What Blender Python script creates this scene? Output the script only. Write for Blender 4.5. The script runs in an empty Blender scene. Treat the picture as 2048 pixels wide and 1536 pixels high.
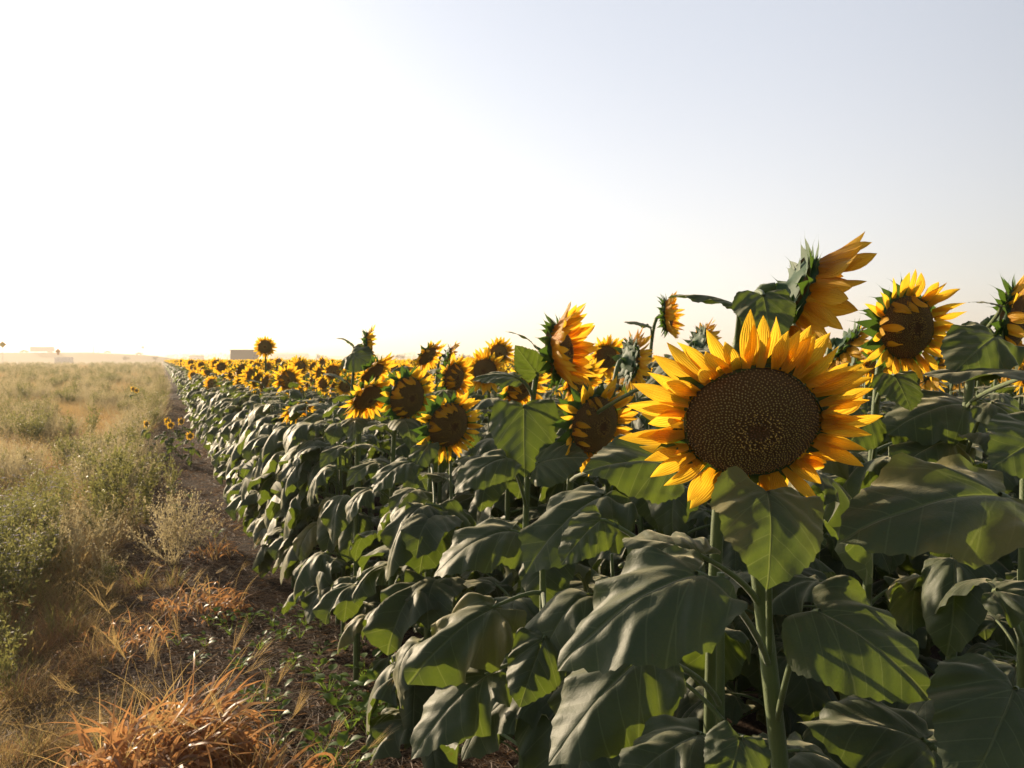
import bpy, math, random
import numpy as np
from mathutils import Vector, Matrix, Euler, noise as mn
R = math.radians
S = bpy.context.scene
COL = S.collection
PI = math.pi

# ------------------------------------------------------------------ camera frame
EYE = Vector((0, 0, 1.5)); FPX = 1607.0; YAW = R(23.6); PITCH = math.atan(48 / FPX)
FWD = Vector((math.sin(YAW) * math.cos(PITCH), math.cos(YAW) * math.cos(PITCH), -math.sin(PITCH)))
RGT = Vector((math.cos(YAW), -math.sin(YAW), 0))
UPV = RGT.cross(FWD)
def P(px, py, d):
    return EYE + (FWD + RGT * ((px - 1024) / FPX) - UPV * ((py - 768) / FPX)) * d
def CD(r, u, f):
    return (RGT * r + UPV * u + FWD * f).normalized()
def project(p):
    v = Vector(p) - EYE; d = v.dot(FWD)
    return (1024 + FPX * v.dot(RGT) / d, 768 - FPX * v.dot(UPV) / d, d) if d > .05 else (-9999, 0, d)
def gpos(px, py):                      # point on the level ground seen at a place of the view
    d = (FWD + RGT * ((px - 1024) / FPX) - UPV * ((py - 768) / FPX))
    t = -EYE.z / d.z
    return EYE + d * t

SUN_AZ = R(-22); SUN_EL = R(15)
SUNV = Vector((math.sin(SUN_AZ) * math.cos(SUN_EL), math.cos(SUN_AZ) * math.cos(SUN_EL), math.sin(SUN_EL)))

# ------------------------------------------------------------------ materials
class NT:
    def __init__(s, name):
        s.m = bpy.data.materials.new(name); s.m.use_nodes = True
        s.t = s.m.node_tree; s.t.nodes.clear(); s.out = s.n('ShaderNodeOutputMaterial')
    def n(s, k, **kw):
        nd = s.t.nodes.new(k)
        for a, v in kw.items(): setattr(nd, a, v)
        return nd
    def put(s, sock, v):
        if isinstance(v, bpy.types.NodeSocket): s.t.links.new(v, sock)
        elif v is not None:
            if hasattr(sock, 'default_value'):
                if sock.type == 'RGBA' and len(v) == 3: v = (*v, 1)
                sock.default_value = v
    def math(s, op, a, b=None, c=None, clamp=False):
        nd = s.n('ShaderNodeMath', operation=op); nd.use_clamp = clamp
        s.put(nd.inputs[0], a)
        if b is not None: s.put(nd.inputs[1], b)
        if c is not None: s.put(nd.inputs[2], c)
        return nd.outputs[0]
    def mix(s, f, a, b):
        nd = s.n('ShaderNodeMix', data_type='RGBA'); s.put(nd.inputs[0], f); s.put(nd.inputs[6], a); s.put(nd.inputs[7], b)
        return nd.outputs[2]
    def ramp(s, f, a, b, v0=0., v1=1.):
        nd = s.n('ShaderNodeMapRange'); nd.interpolation_type = 'SMOOTHSTEP'
        s.put(nd.inputs[0], f); s.put(nd.inputs[1], a); s.put(nd.inputs[2], b); s.put(nd.inputs[3], v0); s.put(nd.inputs[4], v1)
        return nd.outputs[0]
    def noise(s, scale, detail=3, vec=None, rough=.55):
        nd = s.n('ShaderNodeTexNoise'); s.put(nd.inputs['Scale'], scale); s.put(nd.inputs['Detail'], detail); s.put(nd.inputs['Roughness'], rough)
        if vec is not None: s.put(nd.inputs['Vector'], vec)
        return nd.outputs['Fac']
    def obj(s): return s.n('ShaderNodeTexCoord').outputs['Object']
    def rnd(s): return s.n('ShaderNodeObjectInfo').outputs['Random']
    def bump(s, h, strength=.3, dist=.01, nrm=None):
        nd = s.n('ShaderNodeBump'); s.put(nd.inputs['Strength'], strength); s.put(nd.inputs['Distance'], dist); s.put(nd.inputs['Height'], h)
        if nrm is not None: s.put(nd.inputs['Normal'], nrm)
        return nd.outputs[0]
    def bsdf(s, col, rough=.6, normal=None, spec=.5, sheen=0, metal=0, trans=None, tcol=None, sheen_tint=(1, 1, 1)):
        b = s.n('ShaderNodeBsdfPrincipled')
        s.put(b.inputs['Base Color'], col); s.put(b.inputs['Roughness'], rough); s.put(b.inputs['Metallic'], metal)
        s.put(b.inputs['Specular IOR Level'], spec); s.put(b.inputs['Sheen Weight'], sheen); s.put(b.inputs['Sheen Roughness'], .45)
        s.put(b.inputs['Sheen Tint'], sheen_tint)
        if normal is not None: s.put(b.inputs['Normal'], normal)
        o = b.outputs[0]
        if trans is not None:
            t = s.n('ShaderNodeBsdfTranslucent'); s.put(t.inputs[0], tcol)
            if normal is not None: s.put(t.inputs['Normal'], normal)
            m = s.n('ShaderNodeMixShader'); s.put(m.inputs[0], trans); s.t.links.new(o, m.inputs[1]); s.t.links.new(t.outputs[0], m.inputs[2])
            o = m.outputs[0]
        s.t.links.new(o, s.out.inputs[0])
        return s.m

def mat_leaf(name='leaf_green'):
    n = NT(name)
    uv = n.n('ShaderNodeUVMap'); sp = n.n('ShaderNodeSeparateXYZ'); n.put(sp.inputs[0], uv.outputs[0])
    u, v = sp.outputs[0], sp.outputs[1]
    a = n.math('ABSOLUTE', n.math('SUBTRACT', u, .5))
    w = n.math('SUBTRACT', v, n.math('MULTIPLY', a, .85))
    fr = n.math('FRACT', n.math('MULTIPLY', w, 5.2))
    dist = n.math('ABSOLUTE', n.math('SUBTRACT', fr, .5))
    side = n.ramp(dist, .0, .05, 1, 0)
    fade = n.ramp(a, .30, .42, 1, .15)
    side = n.math('MULTIPLY', side, fade)
    mid = n.ramp(a, .003, .012, 1, 0)
    bas = n.ramp(n.math('ABSOLUTE', n.math('SUBTRACT', a, n.math('MULTIPLY', v, .75))), .002, .011, 1, 0)
    vein = n.math('MAXIMUM', n.math('MULTIPLY', side, .75), n.math('MAXIMUM', mid, n.math('MULTIPLY', bas, .8)))
    vo = n.n('ShaderNodeTexVoronoi'); vo.feature = 'DISTANCE_TO_EDGE'; n.put(vo.inputs['Scale'], 26.); n.put(vo.inputs['Vector'], uv.outputs[0])
    ret = n.ramp(vo.outputs['Distance'], 0., .12, 1, 0)
    ob = n.obj(); big = n.noise(9., 3, ob); fine = n.noise(160., 2, ob); rn = n.rnd()
    c = n.mix(big, (.026, .047, .018), (.050, .076, .029))
    c = n.mix(n.math('MULTIPLY', rn, .5), c, (.040, .074, .034))
    c = n.mix(n.math('MULTIPLY', fine, .25), c, (.10, .11, .08))
    c = n.mix(n.math('MULTIPLY', vein, .5), c, (.12, .15, .08))
    old = n.math('MULTIPLY', n.ramp(rn, .90, .96), n.ramp(n.math('ADD', n.noise(7., 3, ob), n.math('MULTIPLY', a, .6)), .45, .7))
    c = n.mix(n.math('MULTIPLY', old, .8), c, (.20, .17, .045))
    spot = n.ramp(n.noise(34., 4, ob, .7), .66, .72, 0, .55)
    c = n.mix(spot, c, (.11, .085, .035))
    tc = n.mix(big, (.11, .17, .012), (.21, .26, .025))
    tc = n.mix(n.math('MULTIPLY', ret, .25), tc, (.09, .16, .015))
    tc = n.mix(n.math('MULTIPLY', vein, .5), tc, (.36, .42, .10))
    tc = n.mix(spot, tc, (.14, .09, .02))
    quilt = n.ramp(dist, .0, .5, 0, 1)
    h = n.math('ADD', n.math('MULTIPLY', quilt, .55), n.math('MULTIPLY', ret, -.04))
    h = n.math('ADD', h, n.math('MULTIPLY', n.noise(45., 3, ob), .5))
    h = n.math('SUBTRACT', h, n.math('MULTIPLY', mid, .9))
    nb = n.bump(h, .45, .005)
    return n.bsdf(c, .57, nb, .42, .55, 0, .32, tc, (1., .92, .62))

def mat_simple_plant(name, c0, c1, t, tcol, rough=.6, sheen=.1, scale=20., varobj=.5, c2=None):
    n = NT(name); ob = n.obj(); f = n.noise(scale, 3, ob)
    c = n.mix(f, c0, c1)
    if c2: c = n.mix(n.math('MULTIPLY', n.rnd(), varobj), c, c2)
    return n.bsdf(c, rough, n.bump(f, .3, .003), .4, sheen, 0, t, tcol)

def mat_petal():
    n = NT('petal_yellow')
    uv = n.n('ShaderNodeUVMap'); sp = n.n('ShaderNodeSeparateXYZ'); n.put(sp.inputs[0], uv.outputs[0])
    u, v = sp.outputs[0], sp.outputs[1]
    rid = n.math('SINE', n.math('MULTIPLY', u, 46.))
    st = n.n('ShaderNodeMapping'); n.put(st.inputs['Vector'], uv.outputs[0]); st.inputs['Scale'].default_value = (26, 2.2, 1)
    streak = n.noise(1., 3, st.outputs[0])
    base = n.mix(n.ramp(v, .0, .75), (.70, .30, .013), (.82, .49, .025))
    base = n.mix(n.math('MULTIPLY', streak, .5), base, (.70, .28, .012))
    base = n.mix(n.math('MULTIPLY', n.rnd(), .35), base, (.78, .50, .04))
    tc = n.mix(n.ramp(v, .0, .6), (.90, .40, .008), (.96, .59, .035))
    tc = n.mix(n.ramp(streak, .45, .75, 0, .45), tc, (.70, .24, .006))
    nb = n.bump(n.math('ADD', rid, streak), .4, .0012)
    return n.bsdf(base, .5, nb, .35, .12, 0, .60, tc)

def mat_disc():
    n = NT('seed_disc_brown')
    uv = n.n('ShaderNodeUVMap'); sp = n.n('ShaderNodeSeparateXYZ'); n.put(sp.inputs[0], uv.outputs[0])
    r, q = sp.outputs[0], sp.outputs[1]
    c = n.mix(n.ramp(r, .12, .2), (.30, .12, .04), (.85, .56, .12))
    c = n.mix(n.ramp(r, .30, .42), c, (.52, .38, .10))
    c = n.mix(n.ramp(r, .70, .95), c, (.46, .27, .08))
    tip = n.ramp(q, .35, .95)
    c = n.mix(tip, (.13, .078, .028), c)
    c = n.mix(n.math('MULTIPLY', n.noise(260., 2, n.obj()), .3), c, (.08, .04, .018))
    return n.bsdf(c, .8, None, .2, .15)

def mat_stem():
    n = NT('stem_green'); ob = n.obj()
    mp = n.n('ShaderNodeMapping'); n.put(mp.inputs['Vector'], ob); mp.inputs['Scale'].default_value = (1, 1, .12)
    f = n.noise(120., 3, mp.outputs[0]); g = n.noise(400., 2, ob)
    c = n.mix(f, (.065, .11, .03), (.14, .18, .06))
    return n.bsdf(c, .55, n.bump(n.math('ADD', f, g), .5, .002), .4, .3, 0, .10, (.3, .38, .06))

M = {}
M['leaf'] = mat_leaf(); M['petal'] = mat_petal(); M['disc'] = mat_disc(); M['stem'] = mat_stem()
M['bract'] = mat_simple_plant('bract_green', (.028, .070, .022), (.050, .105, .035), .28, (.12, .22, .02), .6, .08, 60.)
M['straw'] = mat_simple_plant('straw_gold', (.30, .21, .09), (.43, .31, .14), .45, (.64, .45, .17), .6, .2, 30., .6, (.33, .22, .10))
M['dry'] = mat_simple_plant('dry_leaf_orange', (.34, .155, .06), (.46, .265, .12), .42, (.58, .29, .105), .45, .2, 26., .4, (.38, .15, .05))
M['rust'] = mat_simple_plant('rust_grass', (.20, .11, .06), (.30, .18, .10), .40, (.46, .26, .12), .6, .1, 20., .6, (.20, .13, .06))
M['grass'] = mat_simple_plant('grass_green', (.11, .12, .035), (.19, .18, .07), .42, (.40, .38, .10), .5, .1, 14., .6, (.20, .18, .06))
M['weed'] = mat_simple_plant('weed_green', (.085, .10, .035), (.15, .15, .06), .38, (.32, .31, .09), .55, .2, 14., .5, (.15, .16, .06))
M['sage'] = mat_simple_plant('weed_sage', (.22, .20, .12), (.33, .29, .17), .42, (.58, .48, .26), .6, .2, 14., .5, (.30, .26, .13))
M['sprout'] = mat_simple_plant('seedling_green', (.05, .11, .018), (.09, .17, .035), .42, (.24, .37, .04), .45, .05, 30., .3, (.10, .18, .03))
M['litter'] = mat_simple_plant('litter_brown', (.10, .062, .038), (.20, .13, .075), .15, (.25, .14, .07), .7, .1, 30., .5, (.07, .045, .03))
M['lilac'] = mat_simple_plant('aster_lilac', (.42, .34, .46), (.58, .50, .60), .4, (.65, .55, .66), .6, 0, 30.)

# ------------------------------------------------------------------ mesh helpers
def mk(name, V, F, mats, uv=None, mi=None, smooth=True):
    me = bpy.data.meshes.new(name)
    me.from_pydata([tuple(map(float, v)) for v in V], [], F)
    for m in (mats if isinstance(mats, (list, tuple)) else [mats]): me.materials.append(m)
    if uv is not None:
        l = me.uv_layers.new(name='UVMap'); uv = np.asarray(uv, dtype=np.float32)
        vi = np.empty(len(me.loops), dtype=np.int32); me.loops.foreach_get('vertex_index', vi)
        l.data.foreach_set('uv', uv[vi].ravel())
    if mi is not None: me.polygons.foreach_set('material_index', np.asarray(mi, dtype=np.int32))
    me.polygons.foreach_set('use_smooth', [smooth] * len(me.polygons))
    me.update()
    return me
class MB:
    def __init__(s): s.V = []; s.F = []; s.U = []; s.I = []
    def add(s, V, F, U=None, mi=0):
        o = len(s.V); s.V.extend([tuple(v) for v in V]); s.F.extend([tuple(i + o for i in f) for f in F])
        s.U.extend(U if U is not None else [(0, 0)] * len(V)); s.I.extend([mi] * len(F))
    def mesh(s, name, mats, smooth=True): return mk(name, s.V, s.F, mats, s.U, s.I, smooth)
def ob(name, me, parent=None, loc=None, rot=None, sc=None, mat=None):
    o = bpy.data.objects.new(name, me); COL.objects.link(o)
    if parent: o.parent = parent
    if mat is not None: o.matrix_local = mat
    if loc is not None: o.location = loc
    if rot is not None: o.rotation_euler = rot
    if sc is not None: o.scale = (sc, sc, sc) if not hasattr(sc, '__len__') else sc
    return o
def tag(o, label=None, cat=None, group=None, kind=None):
    if label: o['label'] = label
    if cat: o['category'] = cat
    if group: o['group'] = group
    if kind: o['kind'] = kind
    return o
def tube(mb, pts, rad, n=8, mi=0, cap=True, rib=0):
    pts = [Vector(p) for p in pts]; V = []; U = []; F = []
    x = None
    for i, p in enumerate(pts):
        t = (pts[min(i + 1, len(pts) - 1)] - pts[max(i - 1, 0)]).normalized()
        if x is None: x = t.orthogonal().normalized()
        x = (x - t * x.dot(t)).normalized(); y = t.cross(x)
        r = rad[i] if hasattr(rad, '__len__') else rad
        for k in range(n):
            a = 2 * PI * k / n; rr = r * (1 + (rib if k % 2 else -rib))
            V.append(p + (x * math.cos(a) + y * math.sin(a)) * rr); U.append((k / n, i / len(pts)))
    for i in range(len(pts) - 1):
        for k in range(n):
            F.append((i * n + k, i * n + (k + 1) % n, (i + 1) * n + (k + 1) % n, (i + 1) * n + k))
    if cap: F.append(tuple((len(pts) - 1) * n + k for k in range(n)))
    mb.add(V, F, U, mi)
def hermite(p0, t0, p1, t1, n):
    out = []
    for i in range(n + 1):
        s = i / n; s2 = s * s; s3 = s2 * s
        out.append(p0 * (2 * s3 - 3 * s2 + 1) + t0 * (s3 - 2 * s2 + s) + p1 * (-2 * s3 + 3 * s2) + t1 * (s3 - s2))
    return out

# ------------------------------------------------------------------ leaf blade
HALF = [(0, -.035), (.07, -.10), (.17, -.165), (.28, -.155), (.38, -.07), (.43, .06), (.435, .21), (.405, .37), (.345, .55), (.24, .74), (.115, .89), (0, 1.0)]
def outline(n, rng, W):
    pts = HALF; res = []
    m = len(pts) - 1
    ph = [rng.uniform(0, 6.28) for _ in range(4)]
    for side in (1, -1):
        for i in range(n):
            t = i / n * m if side == 1 else (n - i) / n * m
            k = min(int(t), m - 1); f = t - k
            p = [pts[max(k - 1, 0)], pts[k], pts[k + 1], pts[min(k + 2, m)]]
            c = []
            for q in (0, 1):
                a, b, cc, d = (w[q] for w in p)
                c.append(.5 * (2 * b + (cc - a) * f + (2 * a - 5 * b + 4 * cc - d) * f * f + (3 * b - a - 3 * cc + d) * f ** 3))
            x, y = c[0] * W * side, c[1]
            s = 1 + .025 * math.sin(1.1 * t + ph[0 if side > 0 else 1]) + .010 * math.sin(2.7 * t + ph[2])
            if i % 2 and .15 < t / m < .97: s *= 1.03
            res.append((x * s, y * (s if y < .9 else 1)))
    return res
def leaf_mesh(name, L=.25, W=1.0, D=1.5, q=.6, cross=.9, fold=.05, nth=34, nr=11, seed=0, side=0., twist=0., mats=None, petiole=None, frame=None, base_lift=0.):
    """blade with its junction at the origin, midrib leaving along +Y, top side +Z, drooping towards -Z"""
    rng = random.Random(seed)
    out = outline(nth, rng, W); N = len(out)
    K = 60; cx, cz, ang = [0.], [0.], []
    for i in range(K + 1):
        s = i / K; ang.append(D * s ** q)
    for i in range(K):
        am = (ang[i] + ang[i + 1]) / 2; cx.append(cx[-1] + math.cos(am) / K); cz.append(cz[-1] - math.sin(am) / K)
    wv = [(rng.choice((4, 5, 6, 7, 8, 9, 10, 12)), rng.uniform(0, 6.28), rng.uniform(.5, 1)) for _ in range(5)]
    w2 = [(rng.uniform(6, 14), rng.uniform(-9, 9), rng.uniform(0, 6.28)) for _ in range(4)]
    sw = [(rng.uniform(1.6, 3.0), rng.uniform(0, 6.28)) for _ in (0, 1)]
    cr0 = cross * rng.uniform(.85, 1.15); skew = rng.uniform(-.15, .15)
    def bend(x, y, z):
        if y < 0:
            cb = 1.2 * base_lift; tb = cb * -y; Y, Z, A = (-math.sin(tb) / cb, -(1 - math.cos(tb)) / cb, -tb) if cb else (y, 0., 0.)
        else:
            t = min(y, 1) * K; k = min(int(t), K - 1); f = t - k
            Y = cx[k] + (cx[k + 1] - cx[k]) * f; Z = cz[k] + (cz[k + 1] - cz[k]) * f; A = ang[k] + (ang[k + 1] - ang[k]) * f
        c = cr0 * (1 + skew * (1 if x > 0 else -1)) * 2.2
        ax = abs(x); th = c * ax
        xx = math.copysign(math.sin(th) / c if c > 1e-3 else ax, x); dz = (1 - math.cos(th)) / c if abs(c) > 1e-3 else 0
        zz = z - dz
        xx += side * y * y
        return (xx, Y + math.sin(A) * zz, Z + math.cos(A) * zz)
    V = []; U = []; F = []
    def pt(x, y, rho, th):
        z = 0
        for k, p, a in wv: z += a * math.cos(k * th + p)
        z *= fold * .34 * rho ** 1.6 * (.25 + .75 * min(1, math.hypot(x, y) / .35))
        for a, b, p in w2: z += .0045 * math.sin(a * x * 3 + b * y * 2 + p) * rho
        vv = y - .85 * abs(x)
        sg = 1 if x > 0 else 0; z += fold * .38 * min(abs(x) / .38, 1.2) ** 1.4 * math.sin(2 * PI * sw[sg][0] * vv + sw[sg][1])
        z += .0035 * math.cos(2 * PI * 5.2 * vv) * min(abs(x) * 5, 1) * (1 - .5 * rho)
        z -= .016 * math.exp(-(x / .022) ** 2) * (1 - .6 * max(y, 0))
        z += abs(x) * .10 * math.exp(-y * 3)
        if nr >= 10: z += rho * (.014 * mn.noise(Vector((x * 9 + seed, y * 7, .3))) + .006 * mn.noise(Vector((x * 24, y * 20 + seed, .7))))
        if twist:
            ca, sa = math.cos(twist * y), math.sin(twist * y); x, z = x * ca - z * sa, x * sa + z * ca
        return bend(x, y, z)
    V.append(pt(0, 0, 0, 0)); U.append((.5, 0))
    for j in range(1, nr + 1):
        rho = (j / nr) ** .9
        for i, (x, y) in enumerate(out):
            th = math.atan2(x, y)
            V.append(pt(x * rho, y * rho, rho, th)); U.append((.5 + x * rho, y * rho))
    for i in range(N):
        F.append((0, 1 + i, 1 + (i + 1) % N))
    for j in range(nr - 1):
        for i in range(N):
            a = 1 + j * N + i; b = 1 + j * N + (i + 1) % N
            F.append((a, a + N, b + N, b))
    V = [Vector(v) * L for v in V]
    mi = [0] * len(F)
    mats = mats or [M['leaf'], M['stem']]
    if frame is not None: V = [frame @ v for v in V]
    mb = MB(); mb.V = [tuple(v) for v in V]; mb.F = F; mb.U = U; mb.I = mi
    if petiole: tube(mb, petiole, [.0042 - .0016 * i / (len(petiole) - 1) for i in range(len(petiole))], 6, 1, False)
    return mb.mesh(name, mats)
def petiole_mesh(name, pts, r0=.0052, r1=.003, n=7):
    mb = MB(); tube(mb, pts, [r0 + (r1 - r0) * i / (len(pts) - 1) for i in range(len(pts))], n, 0, False)
    return mb.mesh(name, [M['stem']])

# generic leaf kit: origin at the stem, outwards +Y, petiole rises then the blade drapes down
def kit(nth, nr, specs, tagname, split):
    res = []
    for i, (L, out_, up, a0, D, q, cross, fold, W) in enumerate(specs):
        p0 = Vector((0, 0, 0)); p1 = Vector((0, out_, up))
        pts = hermite(p0, Vector((0, out_ * .9, up * 2.0)), p1, Vector((0, out_ * 1.1, math.tan(a0) * out_ * .3)), 7)
        fr = Matrix.Translation(p1) @ Matrix.Rotation(a0, 4, 'X')
        if split:
            res.append((leaf_mesh('leaf_blade', L, W, D, q, cross, fold, nth, nr, 100 + i, (i % 3 - 1) * .12, (i % 5 - 2) * .15, frame=fr, base_lift=1.), petiole_mesh('petiole', pts)))
        else:
            res.append((leaf_mesh('leaf_small', L, W, D, q, cross, fold, nth, nr, 100 + i, (i % 3 - 1) * .12, (i % 5 - 2) * .15, frame=fr, petiole=pts, base_lift=1.), None))
    return res
SPEC = [  # L, out, up, start angle, droop, q, cross, fold, W
    (.24, .13, .07, .30, 2.05, .50, 1.0, .10, 1.00), (.26, .15, .06, .20, 1.95, .55, 1.1, .12, .92),
    (.22, .12, .08, .35, 2.15, .45, .9, .09, 1.02), (.25, .16, .05, .10, 1.85, .50, 1.2, .14, .95),
    (.23, .14, .09, .25, 2.00, .60, .8, .11, 1.00), (.27, .15, .05, .20, 2.05, .45, 1.3, .13, .90),
    (.21, .11, .08, .40, 1.90, .65, .9, .10, 1.00), (.24, .17, .04, .05, 1.80, .50, 1.0, .12, 1.00)]
SPEC += [(L * .92, o * 1.1, u * .8, a + .15, D * .85, q + .15, c * .7, f * 1.35, w) for (L, o, u, a, D, q, c, f, w) in SPEC[:6]]
SPEC_TOP = [
    (.13, .06, .03, .55, 1.30, .9, .5, .07, .85), (.15, .07, .04, .35, 1.50, .7, .6, .08, .88),
    (.16, .08, .03, .15, 1.30, .6, .8, .10, .85), (.12, .05, .04, .70, 1.20, 1., .4, .06, .80)]
K_HI = kit(30, 10, SPEC, 'a', True); K_HI_T = kit(22, 7, SPEC_TOP, 'b', True)
K_MD = kit(14, 6, SPEC, 'c', False); K_MD_T = kit(10, 4, SPEC_TOP, 'd', False)
K_LO = kit(6, 3, SPEC[:8], 'e', False); K_LO_T = kit(5, 2, SPEC_TOP, 'f', False)

# ------------------------------------------------------------------ flower head (faces +Z, origin at the disc's base)
def disc_mesh(name, Rd, n, seed=0, dome=.36, lod=0):
    rng = random.Random(seed); mb = MB()
    def surf(r):       # r 0..1
        return Rd * (dome * (1 - r ** 2.4) - .10 * math.exp(-(r / .16) ** 2) * dome)
    nr, na = (10, 40) if lod == 0 else ((5, 16) if lod == 1 else (2, 8))
    V = [(0, 0, surf(0) - .002)]; U = [(0, 0 if lod == 0 else .6)]; F = []
    for j in range(1, nr + 2):
        r = j / nr; rr = min(r, 1)
        z = surf(rr) - .002 if r <= 1 else -.25 * Rd
        for i in range(na):
            a = 2 * PI * i / na; V.append((Rd * rr * math.cos(a), Rd * rr * math.sin(a), z)); U.append((rr, 0 if lod == 0 else .6))
    for i in range(na): F.append((0, 1 + i, 1 + (i + 1) % na))
    for j in range(nr):
        for i in range(na):
            a = 1 + j * na + i; b = 1 + j * na + (i + 1) % na; F.append((a, a + na, b + na, b))
    mb.add(V, F, U)
    for k in range(n):
        r = math.sqrt((k + .5) / n); a = k * 2.399963
        sz = Rd / math.sqrt(n) * .92
        r = min(1, max(0, r + rng.gauss(0, .007))); a += rng.gauss(0, .007 / max(r, .08)); x, y = Rd * r * math.cos(a), Rd * r * math.sin(a); z = surf(r)
        nv = Vector((math.cos(a) * dome * 1.6 * r ** 1.4, math.sin(a) * dome * 1.6 * r ** 1.4, 1))
        if .1 < r < .34: nv += Vector((rng.uniform(-.8, .8), rng.uniform(-.5, .5), 0))
        nv.normalize(); t = Vector((-math.sin(a), math.cos(a), 0)); b = nv.cross(t); qa = rng.uniform(-.5, .5); t, b = t * math.cos(qa) + b * math.sin(qa), b * math.cos(qa) - t * math.sin(qa)
        h = sz * (1.0 if r > .34 else (2.6 if r > .12 else 1.3)) * rng.uniform(.8, 1.2)
        w = sz * (.70 if r > .34 else .55) * rng.uniform(.85, 1.12)
        c = Vector((x, y, z))
        vs = [c + t * w, c + b * w * 1.15, c - t * w, c - b * w * 1.15]
        tp = c + nv * h
        vt = [tp + (v - c) * .55 for v in vs]
        q = rng.uniform(.75, 1.0)
        mb.add(vs + vt, [(0, 1, 5, 4), (1, 2, 6, 5), (2, 3, 7, 6), (3, 0, 4, 7), (4, 5, 6, 7)], [(r, .0)] * 4 + [(r, q)] * 4)
    return mb.mesh(name, [M['disc']], smooth=False)

def petal_geo(L, W, c0, c1, tw, cup, nl=9, nw=5, rng=None, tip=1.0):
    """petal lying from origin along +Y; c0 curl along length (towards +Z positive)"""
    V = []; U = []; F = []; a = 0; y = z = 0
    for i in range(nl + 1):
        s = i / nl
        w = W * (0.48 + .52 * math.sin(min(s / .55, 1) * PI / 2)) * (1 - max(0, (s - .45) / .55) ** 1.9 * .98)
        ang = c0 + c1 * s
        if i: y += math.cos(ang) * L / nl; z += math.sin(ang) * L / nl
        t = tw * s
        for j in range(nw):
            u = (j / (nw - 1) - .5) * 2
            xx = u * w / 2; zz = cup * w * (u * u - .3) + (.035 * w * math.cos(u * 9)) + .06 * w * math.sin(7 * s + u * 2 + tw * 5)
            x2 = xx * math.cos(t) - zz * math.sin(t); z2 = xx * math.sin(t) + zz * math.cos(t)
            V.append(Vector((x2, y - math.sin(ang) * z2, z + math.cos(ang) * z2))); U.append((.5 + u * .5, s))
    for i in range(nl):
        for j in range(nw - 1):
            k = i * nw + j; F.append((k, k + 1, k + 1 + nw, k + nw))
    return V, F, U
def petal_set(Rd, n, PL, seed, cone=.35, lod=0, inward=0, fold_dir=None, drop=None, curl=0.0, spread=.25, wide=1.0):
    """list of (V,F,U) petals round the disc. cone = angle from the disc plane towards +Z"""
    rng = random.Random(seed); res = []
    nl, nw = ((9, 5), (5, 3), (2, 2))[lod]
    for k in range(n):
        a = 2 * PI * (k + rng.uniform(-.35, .35)) / n
        lay = k % 2
        L = PL * rng.uniform(.78, 1.12) * (1 - .06 * lay); W = PL * .30 * rng.uniform(.8, 1.2) * wide
        c = cone + rng.uniform(-spread, spread) + (.18 if lay else -.08)
        if inward and fold_dir is not None:
            d = math.cos(a - fold_dir)
            if d > .15 and rng.random() < inward: c = rng.uniform(1.9, 2.75); L *= .78
        if drop is not None and math.cos(a - drop) > .2: c -= .45 * math.cos(a - drop); L *= .9
        V, F, U = petal_geo(L, W, c, curl + rng.uniform(-.55, .45), rng.uniform(-1.0, 1.0), rng.uniform(.10, .45), nl, nw, rng)
        rot = Matrix.Rotation(a - PI / 2, 4, 'Z'); off = Vector((0, Rd * (.97 if lay else 1.03), -.010 * lay + .002))
        yaw = Matrix.Rotation(rng.uniform(-.2, .2), 4, 'Z')
        res.append(([rot @ (yaw @ v + off) for v in V], F, U))
    return res
def calyx_mesh(name, Rd, seed=0, lod=0, long=1.0):
    rng = random.Random(seed); mb = MB(); na = (28, 12, 7)[lod]
    prof = [(1.02, .02), (1.05, -.08), (.96, -.18), (.70, -.27), (.42, -.33), (.22, -.42), (.14, -.62)]
    V = []; F = []
    for r, z in prof:
        for i in range(na):
            a = 2 * PI * i / na; k = 1 + .04 * math.sin(5 * a + seed); V.append((Rd * r * k * math.cos(a), Rd * r * k * math.sin(a), Rd * z))
    for j in range(len(prof) - 1):
        for i in range(na): F.append((j * na + i, (j + 1) * na + i, (j + 1) * na + (i + 1) % na, j * na + (i + 1) % na))
    mb.add(V, F)
    rings = ((1.02, -.10, .62, -.15, 13), (1.0, -.16, .75, -.45, 12), (.80, -.22, .70, -.25, 10), (.50, -.30, .60, -.15, 7)) if lod < 2 else ((1.04, -.05, .6, 0, 8),)
    for r, z, Lf, ang, n in rings:
        if lod == 1: n = int(n * .7)
        for k in range(n):
            a = 2 * PI * (k + rng.uniform(-.3, .3)) / n + r * 9; L = Rd * Lf * rng.uniform(.85, 1.35) * long; W = Rd * .46 * rng.uniform(.8, 1.2)
            nl = 9 if lod == 0 else (4 if lod == 1 else 2); V = []; U = []; F = []; y = zz = 0
            cu = rng.uniform(-1.3, 1.0); tw = rng.uniform(-.3, .3)
            for i in range(nl + 1):
                s = i / nl; w = W * (max(0., 1 - (s / .68) ** 1.5) * .9 + .10 * (1 - s))
                an = ang + rng.uniform(-.1, .1) + cu * s * s
                if i: y += math.cos(an) * L / nl; zz += math.sin(an) * L / nl
                for u in ((-1, 0, 1) if lod == 0 else (-1, 1)):
                    V.append(Vector((u * w / 2 + tw * L * s * s, y, zz + (.12 * w if u else 0)))); U.append((u, s))
            m = 3 if lod == 0 else 2
            for i in range(nl):
                for j in range(m - 1): F.append((i * m + j, i * m + j + 1, (i + 1) * m + j + 1, (i + 1) * m + j))
            rot = Matrix.Rotation(a - PI / 2, 4, 'Z')
            mb.add([rot @ (v + Vector((0, Rd * r, Rd * z))) for v in V], F, U)
    return mb.mesh(name, [M['bract']])

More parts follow.
